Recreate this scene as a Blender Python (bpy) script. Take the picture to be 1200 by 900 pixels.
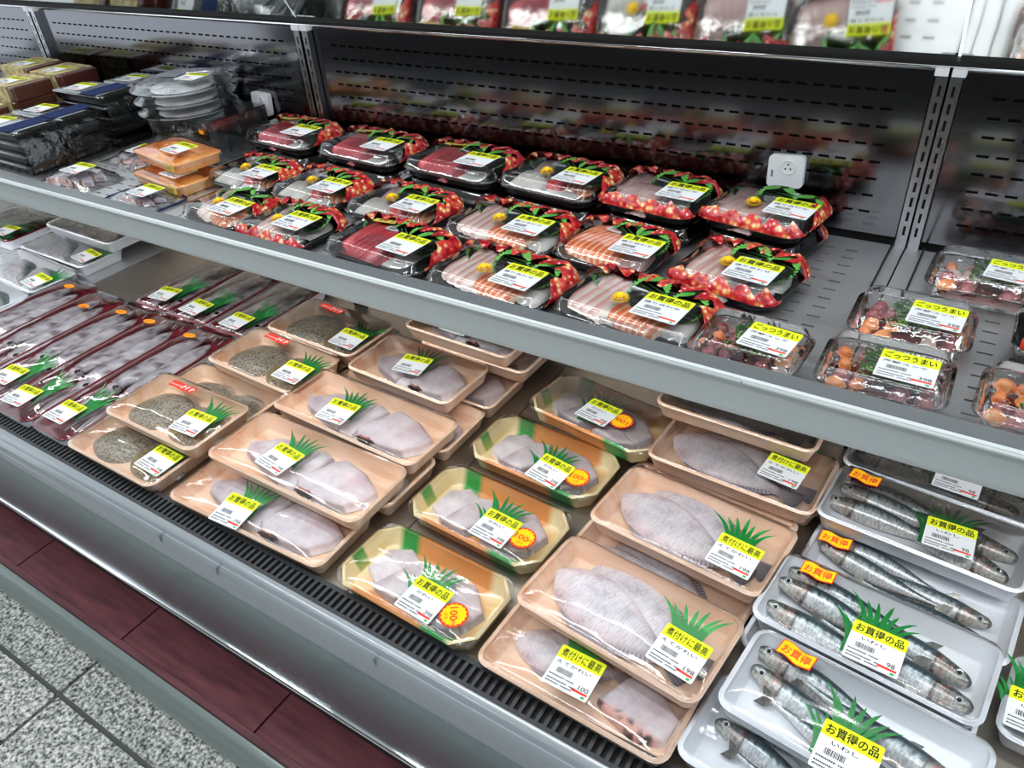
import bpy, bmesh, math, random
from mathutils import Matrix, Vector, noise
R_ = math.radians
random.seed(7)
for o in list(bpy.data.objects): bpy.data.objects.remove(o)
scn = bpy.context.scene
COL = scn.collection

# ------------------------------------------------------------------ camera
cam_d = bpy.data.cameras.new('camera'); cam = bpy.data.objects.new('camera', cam_d); COL.objects.link(cam)
cam_d.sensor_width = 36; cam_d.lens = 36 * 893 / 1200; cam_d.clip_start = .02
cam.matrix_world = Matrix(((0.84199213, -0.2675489, 0.46847288, 0), (0.53558404, 0.51884704, -0.66629384, 0),
                           (-0.06479958, 0.81192077, 0.58016005, 1.42), (0, 0, 0, 1)))
scn.camera = cam
# ------------------------------------------------------------------ world and light
w = bpy.data.worlds.new('world'); scn.world = w; w.use_nodes = True
w.node_tree.nodes['Background'].inputs[0].default_value = (.78, .85, .92, 1)
w.node_tree.nodes['Background'].inputs[1].default_value = 1.2
def area_light(name, loc, sx, sy, power, rot=(0, 0, 0), col=(1, .98, .95)):
    d = bpy.data.lights.new(name, 'AREA'); d.shape = 'RECTANGLE'; d.size = sx; d.size_y = sy; d.energy = power; d.color = col
    o = bpy.data.objects.new(name, d); COL.objects.link(o); o.location = loc; o.rotation_euler = rot
    return o
area_light('canopy_led_light', (-.7, .72, 1.93), 3.8, .05, 8.5, (R_(4), 0, 0), (1, .99, .97))
area_light('shelf_led_light', (-.95, .672, .921), 3.5, .02, 7.0, (R_(48), 0, 0), (1, .99, .97))
for i, (x, y) in enumerate(((-2.2, -.7), (.2, -.7), (-2.2, -2.2), (.2, -2.2), (-1.0, .2))):
    area_light('ceiling_lamp_light', (x, y, 2.93), 1.25, .16, 9, (0, 0, 0), (.95, .98, 1))
scn.view_settings.view_transform = 'Standard'; scn.view_settings.look = 'None'
scn.view_settings.gamma = 1; scn.view_settings.use_curve_mapping = False
scn.view_settings.exposure = .66
scn.cycles.transparent_max_bounces = 24
scn.cycles.max_bounces = 10

# ------------------------------------------------------------------ helpers
def lin(h):
    h = h.lstrip('#'); c = [int(h[i:i + 2], 16) / 255 for i in (0, 2, 4)]
    return tuple(x / 12.92 if x <= .04045 else ((x + .055) / 1.055) ** 2.4 for x in c)
def mix(a, b, t):
    t = max(0, min(1, t)); return tuple(a[i] + (b[i] - a[i]) * t for i in range(3))
def sst(a, b, x):
    t = max(0, min(1, (x - a) / (b - a))); return t * t * (3 - 2 * t)
def nz(x, y, z=0): return noise.noise(Vector((x, y, z)))
MATS = {}
def mat(name, col='#808080', rough=.5, metal=0, spec=.5, attr=False, coat=0, sss=0):
    m = bpy.data.materials.new(name); m.use_nodes = True
    b = m.node_tree.nodes['Principled BSDF']
    b.inputs['Base Color'].default_value = (*lin(col), 1)
    b.inputs['Roughness'].default_value = rough; b.inputs['Metallic'].default_value = metal
    b.inputs['Specular IOR Level'].default_value = spec; b.inputs['Coat Weight'].default_value = coat
    b.inputs['Coat Roughness'].default_value = .08
    if attr:
        a = m.node_tree.nodes.new('ShaderNodeVertexColor'); a.layer_name = 'Col'
        m.node_tree.links.new(a.outputs[0], b.inputs['Base Color'])
    MATS[name] = m; return m
def nd(m, t, **k):
    n = m.node_tree.nodes.new(t)
    for a, v in k.items(): setattr(n, a, v)
    return n
def lk(m, a, b): m.node_tree.links.new(a, b)
def bsdf(m): return m.node_tree.nodes['Principled BSDF']
def coords(m, scale=(1, 1, 1), kind='Object'):
    t = nd(m, 'ShaderNodeTexCoord'); mp = nd(m, 'ShaderNodeMapping'); mp.inputs['Scale'].default_value = scale
    lk(m, t.outputs[kind], mp.inputs[0]); return mp.outputs[0]
def ramp(m, fac, stops):
    r = nd(m, 'ShaderNodeValToRGB'); e = r.color_ramp.elements
    while len(e) < len(stops): e.new(.5)
    for i, (p, c) in enumerate(stops): e[i].position = p; e[i].color = (*(lin(c) if isinstance(c, str) else c), 1)
    lk(m, fac, r.inputs[0]); return r.outputs[0]
def noise_tex(m, vec, scale, detail=3, rough=.5):
    n = nd(m, 'ShaderNodeTexNoise'); n.inputs['Scale'].default_value = scale; n.inputs['Detail'].default_value = detail
    n.inputs['Roughness'].default_value = rough; lk(m, vec, n.inputs['Vector']); return n.outputs['Fac']
def bump(m, h, strength, dist, target=None):
    b = nd(m, 'ShaderNodeBump'); b.inputs['Strength'].default_value = strength; b.inputs['Distance'].default_value = dist
    lk(m, h, b.inputs['Height']); lk(m, b.outputs[0], (target or bsdf(m)).inputs['Normal']); return b

def mk(name, V, F, m, cols=None, smooth=True, bev=0):
    me = bpy.data.meshes.new(name); me.from_pydata([tuple(v) for v in V], [], F)
    if cols:
        a = me.color_attributes.new('Col', 'FLOAT_COLOR', 'POINT')
        for i, c in enumerate(cols): a.data[i].color = (c[0], c[1], c[2], 1)
    if isinstance(m, (list, tuple)):
        for q in m: me.materials.append(MATS[q])
    else: me.materials.append(MATS[m])
    if smooth:
        me.shade_smooth()
    me.update(); return me
def fixn(me):
    b = bmesh.new(); b.from_mesh(me); bmesh.ops.recalc_face_normals(b, faces=b.faces); b.to_mesh(me); b.free(); return me
def sharp(me, ang=35):
    b = bmesh.new(); b.from_mesh(me)
    for e in b.edges:
        if len(e.link_faces) == 2 and e.calc_face_angle(0) > R_(ang): e.smooth = False
    b.to_mesh(me); b.free(); return me
def part(name, me, parent=None, loc=(0, 0, 0), rot=(0, 0, 0), sc=1, label=None):
    o = bpy.data.objects.new(name, me); COL.objects.link(o); o.parent = parent; o.location = loc; o.rotation_euler = rot
    o.scale = (sc, sc, sc) if isinstance(sc, (int, float)) else sc
    if label: o['label'] = label
    return o
def tag(o, label, cat, group=None):
    o['label'] = label; o['category'] = cat
    if group: o['group'] = group
    return o
def thing(name, label, cat, loc, rz=0, group=None, tilt=(0, 0)):
    o = bpy.data.objects.new(name, None); COL.objects.link(o); o.location = loc; o.empty_display_size = .03
    o.rotation_euler = (R_(tilt[0]), R_(tilt[1]), R_(rz)); return tag(o, label, cat, group)
def struct(name, me, loc=(0, 0, 0), rot=(0, 0, 0)):
    o = part(name, me, None, loc, rot); o['kind'] = 'structure'; return o
class MB:
    def __init__(s): s.V = []; s.F = []; s.C = []
    def add(s, V, F, C=None):
        n = len(s.V); s.V += [tuple(v) for v in V]; s.F += [tuple(i + n for i in f) for f in F]
        if C: s.C += list(C)
    def box(s, x0, x1, y0, y1, z0, z1, c=None):
        s.add([(x0, y0, z0), (x1, y0, z0), (x1, y1, z0), (x0, y1, z0), (x0, y0, z1), (x1, y0, z1), (x1, y1, z1), (x0, y1, z1)],
              [(0, 3, 2, 1), (4, 5, 6, 7), (0, 1, 5, 4), (1, 2, 6, 5), (2, 3, 7, 6), (3, 0, 4, 7)], [c] * 8 if c else None)
    def quad(s, x0, x1, y0, y1, z): s.add([(x0, y0, z), (x1, y0, z), (x1, y1, z), (x0, y1, z)], [(0, 1, 2, 3)])
    def tube(s, pts, r, n=6, c=None, taper=None):
        rings = []
        for i, p in enumerate(pts):
            p = Vector(p); a = Vector(pts[max(i - 1, 0)]); b = Vector(pts[min(i + 1, len(pts) - 1)])
            t = (b - a).normalized(); u = t.orthogonal().normalized(); v = t.cross(u)
            rr = r * (taper[i] if taper else 1)
            rings.append([p + u * rr * math.cos(q * 2 * math.pi / n) + v * rr * math.sin(q * 2 * math.pi / n) for q in range(n)])
        V, F = loft(rings, True, True); s.add(V, F, [c] * len(V) if c else None)
    def mesh(s, name, m, smooth=False): return mk(name, s.V, s.F, m, s.C or None, smooth)
def loft(rings, c0=False, c1=False):
    n = len(rings[0]); V = [p for r in rings for p in r]; F = []
    for i in range(len(rings) - 1):
        for j in range(n):
            k = (j + 1) % n; F.append((i * n + j, i * n + k, (i + 1) * n + k, (i + 1) * n + j))
    if c0: F.append(tuple(range(n - 1, -1, -1)))
    if c1: F.append(tuple((len(rings) - 1) * n + j for j in range(n)))
    return V, F
def rrect(w, d, r, n=5, sub=0):
    P = []
    for cx, cy, a0 in ((w / 2 - r, d / 2 - r, 0), (-w / 2 + r, d / 2 - r, 90), (-w / 2 + r, -d / 2 + r, 180), (w / 2 - r, -d / 2 + r, 270)):
        for i in range(n + 1):
            a = R_(a0 + 90 * i / n); P.append((cx + r * math.cos(a), cy + r * math.sin(a)))
    if sub:
        Q = []
        for i, p in enumerate(P):
            Q.append(p)
            if i % (n + 1) == n:
                q = P[(i + 1) % len(P)]
                for k in range(1, sub + 1): t = k / (sub + 1); Q.append((p[0] + (q[0] - p[0]) * t, p[1] + (q[1] - p[1]) * t))
        P = Q
    return P
def ring(P, z): return [(x, y, z) for x, y in P]
def plate(name, w, d, t, r, m, n=3):
    V, F = loft([ring(rrect(w, d, r, n), 0), ring(rrect(w, d, r, n), t)], True, True); return mk(name, V, F, m, None, False)
def resample(P, n):
    L = [0]
    for i in range(len(P)):
        a, b = P[i], P[(i + 1) % len(P)]; L.append(L[-1] + math.hypot(b[0] - a[0], b[1] - a[1]))
    Q = []; j = 0
    for i in range(n):
        s = L[-1] * i / n
        while L[j + 1] < s: j += 1
        t = (s - L[j]) / max(L[j + 1] - L[j], 1e-9); a, b = P[j], P[(j + 1) % len(P)]; Q.append((a[0] + (b[0] - a[0]) * t, a[1] + (b[1] - a[1]) * t))
    return Q
def chaikin(P, k=2):
    for _ in range(k):
        Q = []
        for i in range(len(P)):
            a, b = P[i], P[(i + 1) % len(P)]; Q += [(a[0] * .75 + b[0] * .25, a[1] * .75 + b[1] * .25), (a[0] * .25 + b[0] * .75, a[1] * .25 + b[1] * .75)]
        P = Q
    return P
def mound(name, P, h, m, colf=None, n=48, k=2.2, S=(1, .97, .92, .84, .72, .58, .42, .22), zf=None, z0=0):
    P = resample(P, n); cx = sum(p[0] for p in P) / n; cy = sum(p[1] for p in P) / n
    rings = [[(x, y, z0) for x, y in P]]; C = []; SS = [1]
    for s in S:
        z = h * max(0, 1 - s ** k) ** (1 / k)
        rings.append([(cx + (x - cx) * s, cy + (y - cy) * s, z0 + z) for x, y in P]); SS.append(s)
    V, F = loft(rings, True, False); V = list(V); V.append((cx, cy, z0 + h)); b = len(rings) * n - n
    for j in range(n): F.append((b + j, b + (j + 1) % n, len(V) - 1))
    if zf: V = [(x, y, z + zf(x, y) * (1 if z > z0 + 1e-6 else .0 if h > .004 else 1)) for x, y, z in V]
    if colf:
        SS.append(0)
        for i, v in enumerate(V): C.append(colf(SS[min(i // n, len(SS) - 1)], v[0], v[1], (i % n) / n))
    return mk(name, V, F, m, C or None, True)
_T = {}
def text(s, w, m, h=None, bold=.0, align=True):
    key = (s, w, m, h, bold)
    if key in _T: return _T[key]
    c = bpy.data.curves.new('lettering', 'FONT'); c.body = s; c.size = 1; c.resolution_u = 2; c.offset = bold; c.fill_mode = 'FRONT'
    o = bpy.data.objects.new('lettering', c); COL.objects.link(o)
    dg = bpy.context.evaluated_depsgraph_get(); me = bpy.data.meshes.new_from_object(o.evaluated_get(dg))
    bpy.data.objects.remove(o)
    xs = [v.co.x for v in me.vertices]; ys = [v.co.y for v in me.vertices]
    x0, x1, y0, y1 = min(xs), max(xs), min(ys), max(ys); sx = w / (x1 - x0); sy = (h / (y1 - y0)) if h else sx
    for v in me.vertices: v.co = ((v.co.x - (x0 + x1) / 2) * sx, (v.co.y - (y0 + y1) / 2) * sy, 0)
    me.materials.clear(); me.materials.append(MATS[m]); me.name = 'lettering'; _T[key] = me; return me

# ------------------------------------------------------------------ materials
def grain(name, c0, c1, c2, scale, rough=.45):
    m = mat(name, c0, rough); v = coords(m, scale)
    f = noise_tex(m, v, 1, 4, .6); lk(m, ramp(m, f, [(.30, c2), (.5, c1), (.68, c0)]), bsdf(m).inputs['Base Color'])
    v2 = coords(m, (1, 1, 1)); wv = nd(m, 'ShaderNodeTexWave'); wv.inputs['Scale'].default_value = 90; lk(m, v2, wv.inputs[0])
    bump(m, wv.outputs['Fac'], .25, .0006); return m
grain('peach_foam', '#F6DCC8', '#F1CEB2', '#E4AC86', (7, 55, 20))
grain('peach_foam_plain', '#F2D8C6', '#EECDB4', '#E4B898', (5, 40, 20))
grain('orange_foam', '#F9CF9E', '#F5B878', '#EC9648', (10, 40, 20))
mat('printed_wood_foam', '#E8C080', .42, attr=True)
m = MATS['printed_wood_foam']; v = coords(m, (300, 12, 12)); bump(m, noise_tex(m, v, 1), .2, .0008)
mat('white_foam', '#E3E7EE', .38); mat('maroon_foam', '#7E2430', .32, coat=.3); mat('black_tray', '#121316', .26)
mat('white_paper', '#DCE1E6', .8, 0, .15); mat('yellow_print', '#DCE82A', .8, 0, .15); mat('ink', '#15151A', .8, 0, .15); mat('grey_ink', '#6C727A', .8, 0, .15)
mat('red_print', '#E8402C', .8, 0, .15); mat('orange_print', '#F79A1E', .8, 0, .15); mat('gold_yellow', '#FFC814', .8, 0, .15); mat('green_print', '#2FA84A', .8, 0, .15)
mat('gold_foil', '#D8BE5A', .8, 0, .15); mat('blue_print', '#1E2C54', .8, 0, .15); mat('cream', '#E4DDAA', .8, 0, .15)
mat('baran_green', '#1D8A3E', .35); mat('white_plastic', '#E9ECEF', .4); mat('black_rubber', '#111214', .6)
mat('fish_skin', '#C0C0C0', .28, .18, attr=True, coat=.35); mat('flesh', '#D0C8CC', .5, 0, .3, attr=True, coat=.08)
m = mat('scale_skin', '#807C70', .4, attr=True, coat=.2); vo = nd(m, 'ShaderNodeTexVoronoi'); vo.inputs['Scale'].default_value = 290
lk(m, coords(m), vo.inputs['Vector']); bump(m, vo.outputs['Distance'], .6, .0012)
m = MATS['flesh']; bump(m, noise_tex(m, coords(m, (1, 1, 1)), 160, 4), .25, .001)
def col_mul(m, tex, stops):
    b = bsdf(m); src = b.inputs['Base Color'].links[0].from_socket; mx = nd(m, 'ShaderNodeMix', data_type='RGBA', blend_type='MULTIPLY'); mx.inputs[0].default_value = 1
    lk(m, src, mx.inputs[6]); lk(m, ramp(m, tex, stops), mx.inputs[7]); lk(m, mx.outputs[2], b.inputs['Base Color'])
m = MATS['flesh']; col_mul(m, noise_tex(m, coords(m, (1, 1, 1)), 42, 6, .7), [(.25, '#D4CDD4'), (.5, '#F4F1F4'), (.7, '#FFFFFF')])
m = mat('flounder_skin', '#D0C8CC', .45, 0, .3, attr=True, coat=.12); nf = noise_tex(m, coords(m, (1, 1, 1)), 50, 6, .7)
col_mul(m, nf, [(.25, '#BFBAC2'), (.5, '#F2F0F3'), (.7, '#FFFFFF')])
wv = nd(m, 'ShaderNodeTexWave'); wv.inputs['Scale'].default_value = 70; wv.inputs['Distortion'].default_value = 11; wv.inputs['Detail'].default_value = 4; wv.inputs['Detail Scale'].default_value = 1.2; lk(m, coords(m, (1, .55, 1)), wv.inputs[0])
col_mul(m, wv.outputs['Fac'], [(.0, '#EFEEF1'), (.5, '#FFFFFF')]); bump(m, nf, .2, .001)
m = MATS['scale_skin']; col_mul(m, vo.outputs['Distance'], [(.0, '#FFFFFF'), (.4, '#D8D4CC'), (.85, '#86827A')])
m = MATS['fish_skin']; col_mul(m, noise_tex(m, coords(m, (1, .35, .35)), 420, 3, .7), [(.3, '#A4A8AC'), (.6, '#FFFFFF')])
mat('squid_skin', '#C8C4C8', .25, attr=True, coat=.4)
mat('eye_white', '#C9CDD0', .15, .4); mat('eye_black', '#08090B', .08)
mat('salmon', '#F08A55', .3, attr=True, coat=.3)
m = mat('salmon_meat', '#F08A55', .28, coat=.35); wv = nd(m, 'ShaderNodeTexWave', wave_type='RINGS', rings_direction='Z'); wv.inputs['Scale'].default_value = 48; wv.inputs['Distortion'].default_value = 1.6; wv.inputs['Detail'].default_value = 1; wv.inputs['Detail Scale'].default_value = .5
tc = coords(m); ad = nd(m, 'ShaderNodeVectorMath', operation='ADD'); ad.inputs[1].default_value = (.01, .035, 0); lk(m, tc, ad.inputs[0]); lk(m, ad.outputs[0], wv.inputs[0])
lk(m, ramp(m, wv.outputs['Fac'], [(.0, '#EE7C46'), (.66, '#F28E5C'), (.86, '#F9C4A0'), (1, '#FBD8BE')]), bsdf(m).inputs['Base Color']); mat('petal', '#FFD81A', .5); mat('petal_core', '#FFD414', .6)
m = mat('shiso', '#3F8A34', .5); f = noise_tex(m, coords(m), 90, 3); lk(m, ramp(m, f, [(.3, '#2F7A2C'), (.7, '#63AE4A')]), bsdf(m).inputs['Base Color'])
m = mat('daikon', '#E8ECEA', .4); bump(m, noise_tex(m, coords(m, (1, 1, 1)), 260, 2), .8, .002)
mat('seaweed', '#3C7A2C', .3); mat('scallion', '#8CC25A', .4); mat('sesame', '#F2E3B4', .5); mat('sauce', '#6A1C10', .2)
# patterned red, white and gold printed film edge
m = mat('red_gold_print', '#C8202A', .22, coat=.6); v = coords(m)
vo = nd(m, 'ShaderNodeTexVoronoi'); vo.inputs['Scale'].default_value = 130; vo.inputs['Randomness'].default_value = 1; lk(m, v, vo.inputs['Vector'])
f2 = noise_tex(m, v, 45, 2)
mx = nd(m, 'ShaderNodeMix', data_type='RGBA'); lk(m, ramp(m, f2, [(.47, 0), (.58, 1)] if False else [(.46, '#000000'), (.56, '#FFFFFF')]), mx.inputs[0])
lk(m, ramp(m, vo.outputs['Distance'], [(.15, '#F4DAD6'), (.24, '#D8343C'), (.5, '#B81822'), (.8, '#8E0E18')]), mx.inputs[6])
lk(m, ramp(m, vo.outputs['Distance'], [(.2, '#F6E4CC'), (.34, '#E0A850'), (.6, '#D03438')]), mx.inputs[7])
lk(m, mx.outputs[2], bsdf(m).inputs['Base Color']); bump(m, noise_tex(m, v, 55, 3), .7, .004)
# clear films
def film(name, base, ior, rough, bscale, bstr, tint=(.97, .98, .98)):
    m = bpy.data.materials.new(name); m.use_nodes = True; nt = m.node_tree; nt.nodes.remove(nt.nodes['Principled BSDF'])
    out = nt.nodes['Material Output']; tr = nd(m, 'ShaderNodeBsdfTransparent'); tr.inputs[0].default_value = (*tint, 1)
    g = nd(m, 'ShaderNodeBsdfGlossy'); g.inputs['Roughness'].default_value = rough; g.inputs[0].default_value = (1, 1, 1, 1)
    fr = nd(m, 'ShaderNodeFresnel'); fr.inputs[0].default_value = ior
    mt = nd(m, 'ShaderNodeMath', operation='MULTIPLY_ADD'); mt.inputs[1].default_value = 1.5; mt.inputs[2].default_value = base; mt.use_clamp = True
    lk(m, fr.outputs[0], mt.inputs[0])
    ms = nd(m, 'ShaderNodeMixShader'); lk(m, mt.outputs[0], ms.inputs[0]); lk(m, tr.outputs[0], ms.inputs[1]); lk(m, g.outputs[0], ms.inputs[2]); lk(m, ms.outputs[0], out.inputs[0])
    if bscale:
        nf = noise_tex(m, coords(m, bscale), 1, 3)
        b = nd(m, 'ShaderNodeBump'); b.inputs['Strength'].default_value = bstr; b.inputs['Distance'].default_value = .004; lk(m, nf, b.inputs['Height'])
        lk(m, b.outputs[0], g.inputs['Normal']); lk(m, b.outputs[0], fr.inputs['Normal'])
    MATS[name] = m; return m
film('cling_film', .010, 1.42, .065, (5, 20, 10), .38)
film('clear_lid', .015, 1.5, .06, (30, 30, 30), .25)
film('clear_box', .03, 1.5, .07, (60, 60, 60), .4)
film('clear_bag', .035, 1.5, .1, (40, 40, 40), .8, (.94, .95, .96))
film('acrylic', .02, 1.49, .05, None, 0, (.93, .95, .96))
# steel
def steel(name, col, rough, sc, bs=.05, rv=.12):
    m = mat(name, col, rough, 1); v = coords(m, sc); f = noise_tex(m, v, 1, 3)
    mr = nd(m, 'ShaderNodeMapRange'); mr.inputs['To Min'].default_value = rough - rv * .5; mr.inputs['To Max'].default_value = rough + rv
    lk(m, f, mr.inputs[0]); lk(m, mr.outputs[0], bsdf(m).inputs['Roughness']); bump(m, f, bs, .0006); return m
steel('back_steel', '#6E6E72', .09, (3, 40, 40), .12, .1)
steel('shelf_steel', '#CFD1D3', .46, (6, 90, 30), .08)
steel('deck_steel', '#A39C93', .42, (5, 70, 30), .08)
steel('post_steel', '#A0A2A6', .25, (60, 60, 4), .06)
steel('panel_steel', '#7C8E95', .2, (2, 60, 60), .03, .05)
steel('ledge_steel', '#8E959A', .34, (2, 60, 60), .03, .05); bsdf(MATS['ledge_steel']).inputs['Metallic'].default_value = .25; bsdf(MATS['panel_steel']).inputs['Metallic'].default_value = .8
mat('rail_grey', '#6B7073', .38, .2); mat('rail_light', '#B4BCBD', .38, .05); mat('chrome', '#E6E8EA', .06, 1); mat('moulding_grey', '#868D92', .26, .15, .5, coat=.5)
mat('mirror_glass', '#E4E8E6', .05, 1); mat('dark_gap', '#0A0A0B', .7); mat('grille_plastic', '#2A2C2F', .45)  # dark_gap: near-black, puts the shade of gaps and slots into colour
mat('bumper_grey', '#6E7B78', .35, .1, coat=.3); mat('ceiling_white', '#E8E8E4', .8)
MATS['mirror_glass'].node_tree.nodes['Principled BSDF'].inputs['Roughness'].default_value = .07
m = MATS['mirror_glass']; bump(m, noise_tex(m, coords(m), 14, 2), .02, .01)
m = mat('burgundy', '#5C2A32', .5); f = noise_tex(m, coords(m, (8, 60, 8)), 1, 5); lk(m, ramp(m, f, [(.3, '#4A1F27'), (.7, '#6E3A40')]), bsdf(m).inputs['Base Color'])
m = mat('granite', '#A0A09C', .55); f = noise_tex(m, coords(m), 130, 3, .7); f2 = noise_tex(m, coords(m), 14, 2)
lk(m, ramp(m, f, [(.38, '#2A302D'), (.45, '#767B77'), (.53, '#A6A8A4'), (.64, '#D8D8D4')]), bsdf(m).inputs['Base Color'])
mat('grout', '#4A4E4C', .8)

# ------------------------------------------------------------------ the setting
mb = MB(); mb.quad(-6, 4, -6, 2, -.004); fl = struct('floor', mb.mesh('floor', 'grout'))
tw = .5; me = plate('floor_tile', tw - .010, tw - .010, .006, .003, 'granite', 1)
for i in range(-4, 4):
    for j in range(-4, 2):
        part('floor_tile', me, fl, (-1.40 + tw * (i + .5), .222 + tw * (j + .5), -.005))
mat('aisle_dark', '#3A3634', .6)
mb = MB(); mb.box(-6, 4, -3.1, -3.0, 0, 2.3); struct('wall_front', mb.mesh('wall_front', 'aisle_dark'))  # unseen dark wall across the aisle, added so the back steel reflects dark
mb = MB(); mb.box(-6, 4, -6, 2, 3.0, 3.06); ce = struct('ceiling', mb.mesh('ceiling', 'ceiling_white'))
m = bpy.data.materials.new('lamp_glow'); m.use_nodes = True; MATS['lamp_glow'] = m
bsdf(m).inputs['Emission Color'].default_value = (.95, .98, 1, 1); bsdf(m).inputs['Emission Strength'].default_value = 4
mb = MB(); mb.box(-.65, .65, -.11, .11, .025, .06); hous = mb.mesh('lamp_housing', 'white_plastic')
mb = MB(); mb.box(-.62, .62, -.07, .07, .012, .03); dif = mb.mesh('lamp_diffuser', 'lamp_glow')
for i, (x, y) in enumerate(((-2.2, -.7), (.2, -.7), (-2.2, -2.2), (.2, -2.2), (-1.0, .2))):
    t = thing('ceiling_lamp', ('far left ceiling lamp above the case', 'right ceiling lamp near the case', 'left ceiling lamp deep in the aisle', 'right ceiling lamp deep in the aisle', 'ceiling lamp over the middle of the case')[i], 'lamp', (x, y, 2.94), 0, 'ceiling lamps')
    part('housing', hous, t); part('diffuser', dif, t)

# ------------------------------------------------------------------ the display case
XL, XR = -2.9, .75
case = thing('display_case', 'long refrigerated steel display case holding all the packed fish', 'display case', (0, 0, 0))
def extrude(name, prof, m, x0=XL, x1=XR, smooth=True, closed=False):
    V = [(x0, y, z) for y, z in prof] + [(x1, y, z) for y, z in prof]; n = len(prof); F = []
    for i in range(n if closed else n - 1): j = (i + 1) % n; F.append((i, j, n + j, n + i))
    if closed: F += [tuple(range(n)), tuple(range(2 * n - 1, n - 1, -1))]
    return fixn(mk(name, V, F, m, None, smooth)) if closed else mk(name, V, F, m, None, smooth)
# plinth with burgundy panels and grey bumper rail
pl = part('plinth', extrude('plinth', [(.345, .0), (.345, .088), (1.0, .088), (1.0, 0)], 'dark_gap', closed=True, smooth=False), case)
me = plate('plinth_panel', .405, .5, .012, .002, 'burgundy', 1)
for i in range(-4, 5): part('plinth_panel', me, pl, (-1.306 + .41 * (i + .5), .595, .088))
part('plinth_edge', extrude('plinth_edge', [(.338, .085), (.338, .102), (.350, .103), (.350, .085)], 'burgundy', closed=True, smooth=False), case)
part('bumper_rail', sharp(extrude('bumper_rail', [(.346, .004), (.318, .004), (.311, .012), (.307, .03), (.308, .05), (.312, .068), (.319, .081), (.328, .089), (.337, .091), (.337, .004)], 'bumper_grey', closed=True), 50), case)
# lower body, front panel
part('body_underside', extrude('body', [(.44, .22), (.44, .115), (1.1, .115), (1.1, .22)], 'dark_gap', closed=True, smooth=False), case)
part('front_panel', extrude('front_panel', [(.3630, .572), (.360, .556), (.3605, .54), (.3655, .505), (.373, .45), (.383, .385), (.394, .32), (.403, .262)], 'panel_steel'), case)
part('chrome_trim', extrude('chrome_trim', [(.403, .264), (.398, .262), (.397, .256), (.400, .250), (.406, .248), (.45, .248), (.45, .264)], 'chrome', closed=True), case)
part('front_ledge', sharp(extrude('front_ledge', [(.388, .598), (.388, .6035), (.3865, .6055), (.3805, .6045), (.3755, .6005), (.3735, .5965), (.3728, .5958), (.3720, .5972), (.3705, .5972), (.3665, .5930), (.3630, .5860), (.3612, .5790), (.3618, .5775), (.3608, .5765), (.3590, .5690), (.3588, .5600), (.3605, .5560)], 'moulding_grey'), 30), case)
for x in (-.93, -.80, -.50): 
    mb = MB(); mb.box(x - .0012, x + .0012, .3625, .3735, .585, .5985); part('moulding_clip', mb.mesh('moulding_clip', 'acrylic'), case)
# air grille: frame, and every bar by itself
gr = part('air_grille', extrude('grille_frame', [(.388, .585), (.388, .6015), (.3945, .6015), (.3945, .594), (.4185, .594), (.4185, .6015), (.4255, .6015), (.4255, .585)], 'grille_plastic', closed=True, smooth=False), case)
mb = MB(); mb.box(XL, XR, .3945, .4185, .5945, .595); part('grille_gap', mb.mesh('grille_gap', 'dark_gap'), gr)
mb = MB(); mb.box(-.0023, .0023, .3925, .4205, .594, .6013); gb = mb.mesh('grille_bar', 'grille_plastic')
for i in range(172): part('grille_bar', gb, gr, (-1.76 + i * .0112, 0, 0))
mb = MB(); mb.box(XL, -1.76, .3945, .4185, .5950, .598); part('grille_end', mb.mesh('grille_end', 'grille_plastic'), gr)
# deck plates
for x0, x1, c in ((XL, -1.831, 'shelf_steel'), (-1.829, -.61, 'deck_steel'), (-.608, .1, 'deck_steel'), (.102, XR, 'deck_steel')):
    mb = MB(); mb.box(x0, x1, .4255, 1.05, .578, .590); part('deck_plate', mb.mesh('deck_plate', c), case)
# slotted sheets
def slotted(name, w, h, px, py, sw, sh, mx, my, m):
    """sheet in local XZ with real slots, front face at y=0"""
    nx = int((w - 2 * mx) // px); ny = int((h - 2 * my) // py); ox = (w - nx * px) / 2; oy = (h - ny * py) / 2
    xs = [0]; zs = [0]
    for i in range(nx): c = ox + px * (i + .5); xs += [c - sw / 2, c + sw / 2]
    for j in range(ny): c = oy + py * (j + .5); zs += [c - sh / 2, c + sh / 2]
    xs.append(w); zs.append(h); V = []; F = []
    def q(x0, x1, z0, z1):
        n = len(V); V.extend([(x0, 0, z0), (x1, 0, z0), (x1, 0, z1), (x0, 0, z1)]); F.append((n, n + 1, n + 2, n + 3))
    for j in range(len(zs) - 1):
        if j % 2 == 0: q(0, w, zs[j], zs[j + 1])
        else:
            for i in range(0, len(xs) - 1, 2): q(xs[i], xs[i + 1], zs[j], zs[j + 1])
            for i in range(1, len(xs) - 1, 2):   # slot reveals
                n = len(V); a, b, c, d = xs[i], xs[i + 1], zs[j], zs[j + 1]
                V.extend([(a, 0, c), (b, 0, c), (b, 0, d), (a, 0, d), (a, .004, c), (b, .004, c), (b, .004, d), (a, .004, d)])
                F.extend([(n, n + 4, n + 5, n + 1), (n + 1, n + 5, n + 6, n + 2), (n + 2, n + 6, n + 7, n + 3), (n + 3, n + 7, n + 4, n)])
    return mk(name, V, F, m, None, False)
BY = 1.05
bays = ((-2.9, -2.045), (-1.985 - .02, -1.155), (-1.112, -.098), (-.067, .75))
for x0, x1 in bays:
    part('back_panel', slotted('back_panel', x1 - x0, .215, .021, .0222, .0135, .0032, .03, .012, 'back_steel'), case, (x0, BY, .957))
    part('lower_back_panel', slotted('lower_back_panel', x1 - x0, .33, .021, .0222, .0135, .0032, .03, .02, 'deck_steel'), case, (x0, BY - .001, .59))
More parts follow.
